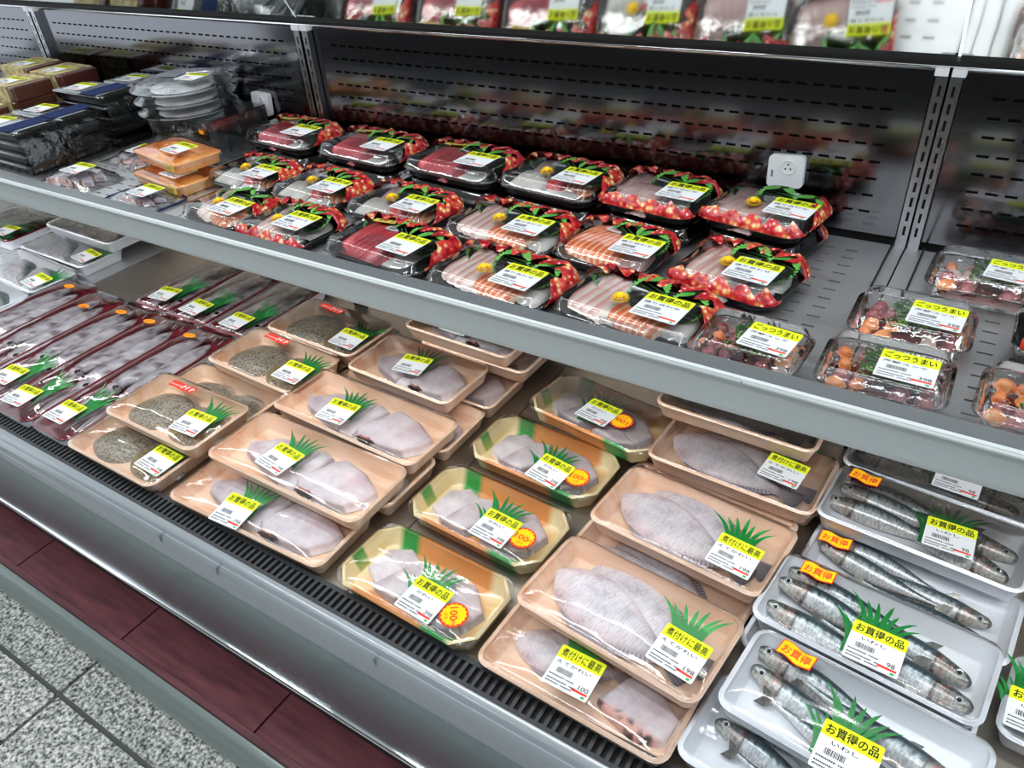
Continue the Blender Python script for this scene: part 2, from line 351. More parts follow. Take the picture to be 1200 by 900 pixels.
mb = MB(); mb.box(XL, XR, BY + .006, BY + .03, .5, 1.172); part('slot_backing', mb.mesh('slot_backing', 'dark_gap'), case)  # black sheet behind the slots, its colour stands in for their shade
part('back_top_rail', extrude('back_top_rail', [(BY - .004, 1.170), (BY - .008, 1.176), (BY + .01, 1.180), (BY + .01, 1.170)], 'chrome', closed=True), case)
part('back_dark_gasket', extrude('back_gasket', [(BY - .009, 1.1765), (BY - .010, 1.1815), (BY + .006, 1.184), (BY + .006, 1.1765)], 'dark_gap', closed=True, smooth=False), case)
for xp in (-2.036, -2.014, -1.1435, -1.1225, -.0885, -.0665 - .0075):
    pm = slotted('upright_post', .017, .222, .017, .0195, .0032, .0125, .0, .006, 'post_steel')
    p = part('upright_post', pm, case, (xp - .0085, BY - .012, .95))
    mb = MB(); mb.box(0, .0015, .0, .012, 0, .222); mb.box(.0155, .017, .0, .012, 0, .222); part('post_side', mb.mesh('post_side', 'post_steel'), p)
    mb = MB(); mb.box(.002, .015, .005, .006, 0, .222); part('post_slot_back', mb.mesh('post_slot_back', 'dark_gap'), p)
    mb = MB(); mb.box(-.0005, .0175, -.002, .012, .216, .2245); part('post_cap', mb.mesh('post_cap', 'white_plastic'), p, label='white plastic cap on top of the post')
# tilted mirror above
TILT = 31
for x0, x1 in ((XL, -1.1425), (-1.140, -.0785), (-.0755, XR)):
    mb = MB(); mb.box(x0, x1, 0, .005, 0, .42); part('tilted_mirror', mb.mesh('tilted_mirror', 'mirror_glass'), case, (0, BY - .004, 1.182), (R_(TILT), 0, 0), label='tilted mirror pane reflecting the packs below')
# middle shelf
ZS = .950
for x0, x1 in ((-2.9, -2.03), (-2.028, -1.13), (-1.128, -.083), (-.081, .75)):
    s = part('middle_shelf', slotted('middle_shelf', x1 - x0, .38, .030, .0235, .015, .0032, .03, .02, 'shelf_steel'), case, (x0, .66, ZS), (R_(-90), 0, 0))
    s.matrix_basis = Matrix.Translation((x0, .66, ZS)) @ Matrix(((1, 0, 0, 0), (0, 0, 1, 0), (0, -1, 0, 0), (0, 0, 0, 1)))
    mb = MB(); mb.box(x0, x1, .645, 1.045, ZS - .022, ZS - .004); part('shelf_underside', mb.mesh('shelf_underside', 'dark_gap'), case)
seams = (XL, -1.36, -.172, -.137, XR)
part('shelf_front_ledge', sharp(extrude('shelf_ledge', [(.664, .950), (.650, .9535), (.6465, .976), (.643, .9795), (.6225, .9795), (.6215, .9775)], 'rail_grey'), 40), case)
part('shelf_price_rail', sharp(extrude('shelf_price_rail', [(.6225, .979), (.617, .9765), (.6185, .972), (.6225, .946), (.6205, .939), (.6235, .930), (.632, .928), (.65, .932)], 'rail_light'), 40), case)
for x0, x1 in ((XL, -1.3805), (-1.379, -.1605), (-.159, XR)):
    part('price_rail_lip', extrude('price_rail_lip', [(.6175, .9785), (.6145, .9775), (.6140, .9745), (.6165, .9735), (.6175, .9755)], 'rail_light', x0, x1, closed=True), case)
part('clear_shelf_guard', extrude('clear_shelf_guard', [(.6445, .975), (.6445, .997), (.6465, .997), (.6465, .975)], 'acrylic', -.135, XR, closed=True, smooth=False), case)
part('clear_shelf_guard', extrude('clear_shelf_guard', [(.6445, .975), (.6445, .990), (.6465, .990), (.6465, .975)], 'acrylic', -.33, -.170, closed=True, smooth=False), case)
mb = MB()
for x in (-.098, -.060): mb.box(x - .001, x + .001, .86, 1.04, ZS, ZS + .004)
part('shelf_bracket', mb.mesh('shelf_bracket', 'black_rubber'), case)
mb = MB(); mb.box(-2.72, .82 - .07, .660, .684, .9225, .930); part('shelf_lamp', mb.mesh('shelf_lamp', 'white_plastic'), case)
# canopy with the light tube
part('canopy', extrude('canopy', [(.42, 1.95), (.42, 2.05), (1.1, 2.05), (1.1, 1.95)], 'white_plastic', closed=True, smooth=False), case)
# socket boards on the back panel
def socket(x, z, rz, lab):
    t = thing('plug_socket', lab, 'socket', (x, BY - .003, z), 0); t.rotation_euler = (R_(-6), R_(rz), 0)
    b = plate('socket_plate', .048, .043, .010, .006, 'white_plastic', 4); part('socket_plate', b, t, (0, 0, 0), (R_(90), 0, 0))
    V, F = loft([[(math.cos(a) * r, -y, math.sin(a) * r) for a in [k * math.pi / 12 for k in range(24)]] for r, y in ((.0095, .0095), (.0095, .012), (.0085, .012), (.008, .0105))], False, True)
    d = part('socket_dial', mk('socket_dial', V, F, 'white_plastic', None, False), t, (.003, 0, .006))
    for dx, dz in ((0, .004), (-.0035, -.002), (.0035, -.002)):
        mb = MB(); mb.tube([(dx, -.0118, dz), (dx, -.0104, dz)], .0011, 8); part('socket_hole', mb.mesh('socket_hole', 'eye_black'), d)
    mb = MB(); mb.box(-.019, -.0165, -.0103, -.009, -.008, .001); part('socket_switch', mb.mesh('socket_switch', 'grey_ink'), t)
socket(-.249, 1.029, -3, 'white plug socket on the back panel behind the right sashimi packs')
socket(-1.288, 1.022, 2, 'white plug socket on the back panel beside the clear domed lids')

# ------------------------------------------------------------------ package pieces
def tray_mesh(name, w, d, h, m, r=.018, fl=.012, octo=False, rim=.005, colf=None, n=5, sub=6):
    n = 1 if octo else n
    def P(o): return rrect(w + 2 * o, d + 2 * o, max(r + o, .004), n, sub)
    rings = [ring(P(-fl), 0), ring(P(-fl * .85), .0012), ring(P(-.002), h - .004), ring(P(0), h - .003), ring(P(.0005), h - .0012), ring(P(-.001), h), ring(P(-rim), h), ring(P(-rim - .001), h - .0015), ring(P(-rim - fl * .75), .006), ring(P(-rim - fl), .004), ring(P(-rim - fl - .03), .004)]
    V, F = loft(rings, True, True); C = [colf(*v) for v in V] if colf else None
    return sharp(mk(name, V, F, m, C, True), 50)
def film_mesh(name, w, d, h, bul, r=.018, seed=0, octo=False, m='cling_film', wr=.0012):
    NX, NY = 22, 14; V = []; F = []
    for j in range(NY + 1):
        for i in range(NX + 1):
            u = -1 + 2 * i / NX; v = -1 + 2 * j / NY; x = u * w / 2; y = v * d / 2
            # pull the corners onto the rounded outline
            rx, ry = w / 2 - r, d / 2 - r
            if abs(x) > rx and abs(y) > ry:
                dx, dy = abs(x) - rx, abs(y) - ry; l = math.hypot(dx, dy); mxx = max(dx, dy)
                if l > 0: s = mxx / l; x = math.copysign(rx + dx * s, x); y = math.copysign(ry + dy * s, y)
            z = h + .0006 + film_h(u, v, bul) + wr * nz(x * 30 + seed, y * 55, seed) * (1 - max(abs(u), abs(v)) ** 6)
            V.append((x, y, z))
    for j in range(NY):
        for i in range(NX): a = j * (NX + 1) + i; F.append((a, a + 1, a + NX + 2, a + NX + 1))
    n0 = len(V); edge = [j for j in range(NX + 1)] + [(j + 1) * (NX + 1) + NX for j in range(NY)] + [NY * (NX + 1) + NX - 1 - i for i in range(NX)] + [(NY - 1 - j) * (NX + 1) for j in range(NY - 1)]
    for e in edge: x, y, z = V[e]; V.append((x * 1.006, y * 1.01, h - .010))
    for k in range(len(edge)):
        q = (k + 1) % len(edge); F.append((edge[q], edge[k], n0 + k, n0 + q))
    return mk(name, V, F, m, None, True)
def film_h(u, v, bul): return bul * (1 - u ** 4) * (1 - v ** 4)

LW, LH = .058, .054
def label_meshes():
    pm = plate('price_label', LW, LH, .0005, .002, 'white_paper', 2)
    bm = plate('yellow_band', LW, .0175, .0002, .0015, 'yellow_print', 2)
    mb = MB(); x = -.020; rnd = random.Random(3)
    while x < .000: wd = rnd.choice((.0004, .0007, .001)); mb.quad(x, x + wd, -.0085, -.0015, 0); x += wd + rnd.choice((.0005, .0008))
    for (x0, x1, y) in ((-.026, -.006, -.013), (-.004, .006, -.013), (-.026, .000, -.0185), (.003, .012, -.0185), (-.026, -.009, -.0225), (-.006, .008, -.0225)):
        xx = x0
        while xx < x1: wd = rnd.uniform(.0008, .0018); mb.quad(xx, min(xx + wd, x1), y - .0009, y + .0009, 0); xx += wd + .0005
    return pm, bm, mb.mesh('fine_print', 'ink')
PM, BM, FP = label_meshes()
mb = MB(); mb.quad(-.010, .010, -.0015, .0015, 0); RS = mb.mesh('red_strip', 'red_print')
mb = MB(); mb.quad(-.002, .002, -.0015, .0015, 0); GS = mb.mesh('green_mark', 'green_print')
def price_label(parent, loc, rz, head, name, price, sc=1, tilt=(0, 0)):
    l = part('price_label', PM, parent, loc, (R_(tilt[0]), R_(tilt[1]), R_(rz)), sc)
    b = part('yellow_band', BM, l, (0, LH / 2 - .0083, .0005))
    part('lettering', text(head, .051 if len(head) > 4 else .045, 'ink', .0118, .012 if head[0] == '煮' else .02), l, (0, LH / 2 - .0083, .00085))
    part('barcode_and_print', FP, l, (0, 0, .0006))
    if name: part('lettering', text(name, min(.048, .009 * len(name)), 'ink', .0048, .012), l, (-.003, .0055, .0006))
    part('red_strip', RS, l, (.0165, -.0195, .0006)); part('green_mark', GS, l, (.023, -.0238, .0006))
    if price: part('lettering', text(price, .0042 * len(price), 'ink', .0062, .008), l, (.0195, -.0142, .0006))
    return l
def baran_mesh(seed=0, n=7, hgt=.052, wd=.032):
    rnd = random.Random(seed); mb = MB(); b = .42 * hgt
    def zz(y): return .003 * math.sin(y / hgt * 3)
    # base sheet
    k = 6
    for i in range(k):
        x0 = -wd / 2 + wd * i / k; x1 = -wd / 2 + wd * (i + 1) / k
        for y0, y1 in ((-b, -b * .4), (-b * .4, .002)):
            mb.add([(x0, y0, zz(y0) + .0004 * (i % 2)), (x1, y0, zz(y0) + .0004 * ((i + 1) % 2)), (x1, y1, zz(y1) + .0004 * ((i + 1) % 2)), (x0, y1, zz(y1) + .0004 * (i % 2))], [(0, 1, 2, 3)])
    for i in range(n):
        x = -wd / 2 + wd * (i + .5) / n; a = (i - (n - 1) / 2) / n * 1.25 + rnd.uniform(-.06, .06); L = hgt * rnd.uniform(.55, .8); hw = wd / n * .66
        rows = []
        for s in range(6):
            t = s / 5; px = x + math.sin(a * (.4 + t)) * L * t; py = math.cos(a * t) * L * t; ww = hw * (1 - t) ** .6 * (1 + .5 * t)
            rows.append(((px - ww, py, zz(py) + .001 * t), (px + ww, py, zz(py) + .001 * t)))
        for s in range(5): mb.add([rows[s][0], rows[s][1], rows[s + 1][1], rows[s + 1][0]], [(0, 1, 2, 3)])
    return mb.mesh('grass_divider', 'baran_green', True)
BAR = [baran_mesh(i) for i in range(3)]

# ---- fish meshes
def loft_fish(name, L, hh, ww, colf, m, nt=56, na=18, bend=0, hf=None, wf=None):
    V = []; C = []; rings = []
    for i in range(nt + 1):
        t = i / nt; h = hh * hf(t); w_ = ww * (wf or hf)(t); x = (t - .5) * L; yb = bend * (4 * (t - .5) ** 2 - .3)
        r = []
        for j in range(na):
            a = 2 * math.pi * j / na; r.append((x, yb + h * math.cos(a), w_ * math.sin(a))); C.append(colf(t, math.cos(a), math.sin(a)))
        rings.append(r)
    V, F = loft(rings, True, True); return mk(name, V, F, m, C, True)
def sardine(seed):
    rnd = random.Random(seed); L = .172
    def hf(t):
        if t < .06: return .16 + .44 * math.sin(t / .06 * math.pi / 2) ** .8
        a = .60
        if t < .34: return a + (1 - a) * math.sin((t - .06) / .28 * math.pi / 2)
        return max(.17, 1 - .83 * sst(.38, .99, t))
    def col(t, c, s):
        back = lin('#34464E'); mid = lin('#A9BEC6'); silver = lin('#E2E6E8'); belly = lin('#ECE4E0')
        k = mix(belly, silver, sst(-.9, -.4, c)); k = mix(k, mid, sst(.0, .45, c)); k = mix(k, back, sst(.42, .72, c))
        if t > .22 and abs(c - .42) < .1 and math.sin(t * 105) > .35: k = mix(k, (.03, .04, .05), .75)
        k = mix(k, lin('#F0F4F6'), .35 * max(0, nz(t * 60, c * 8, seed)) * (c < .4))
        if t < .24:
            hd = lin('#B8B6AA') if c < .35 else lin('#3C443C')
            k = mix(hd, k, .25); k = mix(k, lin('#E6E2D6'), .8 * max(0, nz(t * 40, c * 5, seed + 4))); k = mix(k, lin('#B86A62'), 1.3 * max(0, nz(t * 25 + seed, c * 3, 2)) * sst(.08, .14, t))
            if .205 < t - .03 * (1 - c * c) < .235: k = mix(k, lin('#3A2A2A'), .8)
            if t < .025 or (t < .075 and abs(c + .25 - t * 2) < .14): k = mix(k, lin('#3A3C38'), .75)
        return k
    me = loft_fish('sardine', L, .0155, .0105, col, 'fish_skin', hf=hf, bend=rnd.uniform(-.004, .004), nt=72, na=22)
    return me
def tailfin(L, w, dark, light):
    V = [(0, -.002, 0), (0, .002, 0), (L * .4, .004 + w * .25, .0008), (L, w * .55, 0), (L * .7, 0, .0005), (L, -w * .55, 0), (L * .4, -.004 - w * .25, .0008)]
    V2 = V + [(x, y, z - .0006) for x, y, z in V]; F = [(0, 6, 4, 2, 1), (6, 5, 4), (4, 3, 2), (8, 9, 11, 13, 7), (11, 12, 13), (9, 10, 11)]
    C = [lin(light)] * 2 + [lin(dark)] * 5; return mk('tail_fin', V2, F, 'fish_skin', C + C, True)
SAR = [sardine(i) for i in range(3)]; STAIL = tailfin(.020, .020, '#5A5A54', '#9A9E9C')
def eye_mesh(r, name='eye'):
    V, F = loft([[(r * math.cos(a) * s, r * math.sin(a) * s, z) for a in [k * math.pi / 8 for k in range(16)]] for s, z in ((1, 0), (.95, r * .3), (.7, r * .45))], False, True)
    return mk(name, V, F, 'eye_white', None, True)
EYE = eye_mesh(.0044); V, F = loft([[(.0024 * math.cos(a) * s, .0024 * math.sin(a) * s, z) for a in [k * math.pi / 8 for k in range(16)]] for s, z in ((1, .0019), (.7, .0026))], False, True); PUP = mk('pupil', V, F, 'eye_black', None, True)
def add_sardine(parent, x, y, z, rz, i, flip=False, sc=1):
    # head at local -x; flip mirrors by turning 180 degrees
    f = part('sardine', SAR[i % 3], parent, (x, y, z), (R_(-34 if flip else 34), 0, R_(rz + (180 if flip else 0))), (sc, -sc if flip else sc, sc))
    e = part('eye', EYE, f, (-.0715, .0035, .0062)); part('pupil', PUP, f, (-.0715, .0035, .0064))
    part('tail_fin', STAIL, f, (.083, 0, 0)); return f
# flounder, pale side up
def flounder(seed, L=.19, W=.088):
    P = []; n = 40
    def hw(t): return W / 2 * (math.sin(math.pi * min(1, t * 1.02) ** .78) ** .85 if t < .985 else .12) * (1 - .1 * t)
    top = [((t / n - .5) * L, max(.006, hw(t / n)) if 0 < t < n else .005) for t in range(n + 1)]
    P = [(x, -y) for x, y in top] + [(x, y) for x, y in reversed(top)]
    def col(s, x, y, a):
        k = lin('#E2E0E4'); t = x / L + .5
        ch = .5 + .5 * math.sin((abs(y) * 1.2 + x) * 900); k = mix(k, lin('#C3C4CC'), .35 * ch * (1 - s))
        k = mix(k, lin('#E0B8BC'), .55 * sst(.55, 1, s) * max(0, .5 + nz(x * 25, y * 25, seed)))
        k = mix(k, lin('#DEDEE2'), .5 * max(0, nz(x * 18, y * 18, seed + 5)))
        k = mix(k, lin('#8E8A92'), .45 * sst(.62, 1, t) * sst(.3, 1, s))
        return k
    return mound('flounder', P, .017, 'flounder_skin', col, 96, 2.4, (1, .98, .95, .9, .83, .74, .64, .53, .42, .3, .16))
def fringe(seed, L=.19, W=.088):
    mb = MB(); n = 60
    for sgn in (1, -1):
        rows = []
        for i in range(n + 1):
            t = .2 + .74 * i / n; x = (t - .5) * L
            y = W / 2 * math.sin(math.pi * (t * 1.02) ** .78) ** .85 * (1 - .1 * t) * .94; e = .012 * math.sin(math.pi * i / n) ** .5 + (.0012 if i % 2 else 0)
            c = lin('#77717A') if i % 2 else lin('#B4AAB0'); rows.append(((x, sgn * y, .003), (x + .005, sgn * (y + e), .0015), c))
        for i in range(n):
            a, b = rows[i], rows[i + 1]; mb.add([a[0], b[0], b[1], a[1]], [(0, 1, 2, 3)], [a[2], b[2], b[2], a[2]])
    return mb.mesh('side_fin', 'flesh', True)
def fan_tail(L=.04, W=.045):
    mb = MB(); n = 16
    for i in range(n):
        a0 = (i / n - .5) * 1.0; a1 = ((i + 1) / n - .5) * 1.0; c = lin('#3E3C42') if i % 2 else lin('#6E6A70'); ci = lin('#A8A2A8')
        mb.add([(0, -.006 + .012 * i / n, .004), (L * math.cos(a0), L * math.sin(a0), .003), (L * math.cos(a1), L * math.sin(a1), .003), (0, -.006 + .012 * (i + 1) / n, .004)], [(0, 1, 2, 3)], [ci, c, c, ci])
    return mb.mesh('tail_fin', 'flesh', True)
FLO = [flounder(i) for i in range(2)]; FRI = fringe(0); FTA = fan_tail()
def add_flounder(parent, x, y, z, rz, i=0, sc=1, tilt=0):
    f = part('flounder', FLO[i % 2], parent, (x, y, z), (R_(tilt), 0, R_(rz)), sc); part('side_fin', FRI, f); part('tail_fin', FTA, f, (.088, 0, .001)); return f
# cut pieces of pale flatfish
def piece(P, h, seed, dark_edge=None, skin='#C9C3CA', edge='#D9A79A'):
    P = [(x * .001, y * .001) for x, y in P]
    def col(s, x, y, a):
        k = mix(lin('#E6E1E4'), lin('#BEB8BE'), .22 * ((seed * 7) % 3)); k = mix(k, lin('#C6BEC6'), sst(-.2, .5, nz(x * 22 + seed, y * 22, 1)))
        k = mix(k, lin('#E4E2E6'), .6 * max(0, nz(x * 30, y * 30 + seed, 7)))
        k = mix(k, lin('#C99E9E'), .5 * max(0, nz(x * 16, y * 16 + seed, 3)))
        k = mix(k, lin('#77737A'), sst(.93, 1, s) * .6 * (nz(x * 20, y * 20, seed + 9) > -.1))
        if dark_edge:
            d = min(1, max(0, (y - dark_edge) / .012))
            k = mix(mix(lin(edge), lin('#3A2420'), sst(.0, .35, nz(x * 120, y * 140, seed))), k, sst(.15, .8, d))
        return k
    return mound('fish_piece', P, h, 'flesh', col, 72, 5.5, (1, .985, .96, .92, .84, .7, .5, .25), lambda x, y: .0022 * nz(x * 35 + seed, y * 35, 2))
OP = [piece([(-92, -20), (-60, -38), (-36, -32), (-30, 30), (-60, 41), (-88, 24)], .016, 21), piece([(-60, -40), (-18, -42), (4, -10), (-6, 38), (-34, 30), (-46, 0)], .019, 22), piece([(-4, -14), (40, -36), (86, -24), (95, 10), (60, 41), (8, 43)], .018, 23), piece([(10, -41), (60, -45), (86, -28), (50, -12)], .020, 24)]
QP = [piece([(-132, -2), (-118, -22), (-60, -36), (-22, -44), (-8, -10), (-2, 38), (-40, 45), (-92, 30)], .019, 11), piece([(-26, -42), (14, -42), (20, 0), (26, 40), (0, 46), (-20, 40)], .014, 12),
      piece([(6, -28), (22, -43), (66, -45), (112, -38), (134, -12), (138, 12), (96, 34), (44, 45), (30, 30)], .021, 13)]
def gut_mesh():
    rnd = random.Random(5); mb = MB()
    for k in range(3): mb.tube([(-.018 + .006 * q + rnd.uniform(-.002, .002), -.004 + .004 * k + rnd.uniform(-.002, .002), .006 + rnd.uniform(0, .006)) for q in range(7)], .0032, 6, (lin('#2A1C18'), lin('#4E3A30'), lin('#B8776A'))[k], [.5, .9, 1.1, .9, 1.2, .8, .3])
    return mb.mesh('gut', 'flesh', True)
GUT = gut_mesh()
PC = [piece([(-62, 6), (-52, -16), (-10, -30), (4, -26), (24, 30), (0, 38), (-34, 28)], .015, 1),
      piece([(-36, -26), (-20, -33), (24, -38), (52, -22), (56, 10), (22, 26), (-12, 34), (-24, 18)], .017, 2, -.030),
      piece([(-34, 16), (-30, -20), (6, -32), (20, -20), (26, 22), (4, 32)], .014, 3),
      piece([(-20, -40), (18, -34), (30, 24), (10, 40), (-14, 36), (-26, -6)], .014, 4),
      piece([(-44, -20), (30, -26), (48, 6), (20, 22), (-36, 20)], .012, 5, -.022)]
# scaly grey bream-like fish halves
def scaly(seed, P, yellow):
    P = chaikin([(x * .001, y * .001) for x, y in P])
    def col(s, x, y, a):
        k = mix(lin('#C2C0BE'), lin('#8E8C84'), .5 + nz(x * 40, y * 40, seed)); k = mix(k, lin('#B9B6B2'), .7 * max(0, nz(x * 90, y * 90, seed + 2)))
        k = mix(k, lin('#A8913A'), yellow * max(0, .35 + nz(x * 22, y * 22, seed + 4))); k = mix(k, lin('#D8D0C8'), .4 * sst(.8, 1, s)); return k
    return mound('scaly_fish', P, .02, 'scale_skin', col, 64, 2.0)
SCA = [scaly(1, [(-58, -26), (-30, -40), (6, -42), (34, -24), (42, 6), (26, 36), (-10, 42), (-40, 30)], .35),
       scaly(2, [(-40, -24), (-4, -40), (40, -30), (64, -12), (60, 6), (34, 32), (-8, 38), (-40, 22)], .9)]
def fin_strip(seed):
    mb = MB(); n = 22
    for i in range(n):
        t = i / (n - 1); x = -.034 + .07 * t; y = .030 + .006 * math.sin(t * 3.1); e = .007 * math.sin(math.pi * (t * .9 + .05)) + .002 * (i % 2); c = lin('#8A867A') if i % 2 else lin('#B8B2A2')
        mb.add([(x - .0017, y - .006, .004), (x + .0017, y - .006, .004), (x + .003, y + e, .003), (x + .001, y + e, .003)], [(0, 1, 2, 3)], [c] * 4)
    return mb.mesh('back_fin', 'flesh', True)
SFIN = fin_strip(0)
# squid
def squid_mesh(seed, L=.20, W=.026):
    def hf(t): return (.10 + .90 * math.sin(min(t, .42) / .42 * math.pi / 2) ** .75) if t < .85 else 1 - .25 * sst(.85, 1, t)
    def col(t, c, s):
        k = mix(lin('#C6C2C8'), lin('#8F8B94'), .5 + .8 * nz(t * 7 + seed, c * 2, 1)); k = mix(k, lin('#4A3038'), .75 * sst(.05, .35, nz(t * 9, c * 3 + seed, 3)))
        return mix(k, lin('#F0EEF0'), .5 * max(0, nz(t * 16, c * 4, seed + 8)))
    return loft_fish('squid', L, W, .010, col, 'squid_skin', 30, 14, 0, hf)
SQ = [squid_mesh(i) for i in range(3)]
def tentacles(seed):
    rnd = random.Random(seed); mb = MB()
    for i in range(9):
        y = -.018 + .036 * i / 8; pts = []; a = rnd.uniform(-.3, .3)
        for s in range(7): t = s / 6; pts.append((t * .085 * rnd.uniform(.95, 1.05), y * (1 + .5 * t) + .006 * math.sin(t * 5 + i), .003 + .004 * math.sin(t * 4 + i)))
        mb.tube(pts, .0036, 6, mix(lin('#D8D2D6'), lin('#8A5860'), rnd.random()), [1, .95, .9, .8, .65, .5, .25])
    return mb.mesh('tentacles', 'squid_skin', True)
TEN = [tentacles(i) for i in range(2)]
V, F = loft([[(.014 * math.cos(a) * s, .016 * math.sin(a) * s, z) for a in [k * math.pi / 8 for k in range(16)]] for s, z in ((1, 0), (.95, .006), (.6, .012))], False, True)
SHEAD = mk('squid_head', V, F, 'squid_skin', [lin('#B8AEB4')] * len(V), True); EYEB = eye_mesh(.006)
PUPB = mk('pupil', [(v.co.x * 2.4, v.co.y * 2.4, v.co.z * 1.8) for v in PUP.vertices], [tuple(p.vertices) for p in PUP.polygons], 'eye_black')
def add_squid(parent, x, y, z, rz, i, sc=1):
    # mantle tip at local -x, tentacles at +x
    s = part('squid', SQ[i % 3], parent, (x, y, z), (0, 0, R_(rz)), sc); h = part('squid_head', SHEAD, s, (.108, 0, -.006))
    part('eye', EYEB, s, (.108, .011, .002)); part('pupil', PUPB, s, (.108, .011, .0025)); part('tentacles', TEN[i % 2], s, (.116, 0, -.006)); return s

# ---- stickers
def star_sticker(parent, loc, rz, sc=1):
    P = []
    for k in range(32): r = .0170 if k % 2 else .0150; P.append((r * math.cos(k * math.pi / 16), r * math.sin(k * math.pi / 16)))
    V, F = loft([ring([(x * 1.14, y * 1.14) for x, y in resample([(.0172 * math.cos(k * math.pi / 16), .0172 * math.sin(k * math.pi / 16)) for k in range(32)], 32)], 0), ring([(.0190 * math.cos(k * math.pi / 16), .0190 * math.sin(k * math.pi / 16)) for k in range(32)], .0005)], True, True)
    s = part('discount_sticker', STICK_R, parent, loc, (0, 0, R_(rz)), sc, 'round red and yellow 100 yen off sticker'); part('yellow_star', STICK_Y, s, (0, 0, .0005))
    part('lettering', text('100', .021, 'red_print', .0105, .02), s, (-.0015, 0, .0009)); part('lettering', text('円', .0058, 'red_print', None, .012), s, (.0120, -.001, .0009))
    part('lettering', text('びき', .010, 'red_print', None, .012), s, (.001, -.0098, .0009)); return s
V, F = loft([ring([(.0190 * math.cos(k * math.pi / 16), .0190 * math.sin(k * math.pi / 16)) for k in range(32)], z) for z in (0, .0005)], True, True)
STICK_R = mk('discount_sticker', V, F, 'red_print', None, False)
V, F = loft([ring([((.0172 if k % 2 else .0152) * math.cos(k * math.pi / 16), (.0172 if k % 2 else .0152) * math.sin(k * math.pi / 16)) for k in range(32)], z) for z in (0, .0003)], True, True)
STICK_Y = mk('yellow_star', V, F, 'gold_yellow', None, False)
def flag_mesh(name, w, h, m, z=0, amp=.0018):
    P = [(-w / 2 + w * i / 10, -h / 2 + amp * math.sin(i * .75)) for i in range(11)] + [(w / 2 - w * i / 10, h / 2 + amp * math.sin((10 - i) * .75)) for i in range(11)]
    V, F = loft([ring(P, 0), ring(P, .0004)], True, True); return mk(name, V, F, m, None, False)
FLR, FLY = flag_mesh('bargain_flag', .040, .021, 'red_print'), flag_mesh('flag_face', .0375, .0186, 'gold_yellow')
def bargain_flag(parent, loc, rz, sc=1):
    s = part('bargain_flag', FLR, parent, loc, (0, 0, R_(rz)), sc, 'wavy orange and red bargain sticker'); part('flag_face', FLY, s, (0, 0, .0004))
    part('lettering', text('お買得', .033, 'red_print', .0125, .022), s, (0, 0, .00085)); return s
def marks(rows, m, seed):
    rnd = random.Random(seed); mb = MB()
    for x0, x1, y, h, st in rows:
        x = x0
        while x < x1:
            wd = st * rnd.uniform(.5, 1); sk = h * .3
            mb.add([(x, y - h / 2, 0), (x + st * .3, y - h / 2, 0), (x + st * .3 + sk, y + h / 2, 0), (x + sk, y + h / 2, 0)], [(0, 1, 2, 3)]); mb.add([(x, y + h * rnd.uniform(-.3, .2), 0), (x + wd, y, 0), (x + wd, y + h * .2, 0), (x, y + h * .25, 0)], [(0, 1, 2, 3)]); x += st * 1.15
    return mb.mesh('print_marks', m)
RMK = marks([(.000, .020, 0, .008, .0075), (-.022, -.002, -.001, .0035, .0032)], 'white_paper', 2); OMK = marks([(-.010, .008, 0, .005, .0045)], 'red_print', 4)
RFL = flag_mesh('red_flag', .050, .012, 'red_print', 0, .0008)
def red_flag(parent, loc, rz):
    s = part('red_sticker', RFL, parent, loc, (0, 0, R_(rz)), 1.25, 'red sticker with white lettering'); part('print_marks', RMK, s, (0, 0, .0006)); return s
P = [(.016 * math.cos(a * math.pi / 10), .0075 * math.sin(a * math.pi / 10)) for a in range(20)]
V, F = loft([ring(P, 0), ring(P, .0005)], True, True); OVAL = mk('oval_sticker', V, F, 'orange_print', None, False)
def oval_sticker(parent, loc, rz):
    s = part('oval_sticker', OVAL, parent, loc, (0, 0, R_(rz)), 1, 'orange oval sticker'); part('print_marks', OMK, s, (0, 0, .0008)); return s

# ------------------------------------------------------------------ packs on the lower deck
ZD, TH = .590, .030
LO, HI, H3 = ZD + .0005, ZD + .0335, ZD + .0665
def wood(x, y, z):
    k = lin('#EFDFB4') if abs(x) > .072 else mix(lin('#EBA968'), lin('#D98A48'), .5 + .5 * nz(x * 20, y * 200, z * 300))
    if (.045 < x < .085 and y < -.03) or (-.085 < x < -.05 and y > .03) or (x < -.1 and -.02 < y < .0): k = lin('#2F9A48')
    if abs(x) > .072: k = mix(k, lin('#E2BE6C'), .5 * (math.sin(x * 900) > .6))
    return k
TR = {'P': (.238, .134), 'Q': (.322, .130), 'q': (.240, .134), 'O': (.234, .124), 'F': (.250, .136), 'S': (.250, .121), 'W': (.30, .125)}
TM = {}
for k, (a, b) in TR.items():
    mt = {'O': 'printed_wood_foam', 'S': 'white_foam', 'W': 'white_foam', 'F': 'peach_foam_plain'}.get(k, 'peach_foam')
    TM[k] = tray_mesh('foam_tray', a, b, TH, mt, .026 if k == 'O' else .018, .012, k == 'O', .005, wood if k == 'O' else None, 5, 16 if k == 'O' else 4)
FM = {}
def get_film(k, bul, seed):
    key = (k, round(bul, 4), seed % 3)
    if key not in FM: FM[key] = film_mesh('cling_film', *TR[k], TH, bul, .026 if k == 'O' else .018, seed % 3)
    return FM[key]
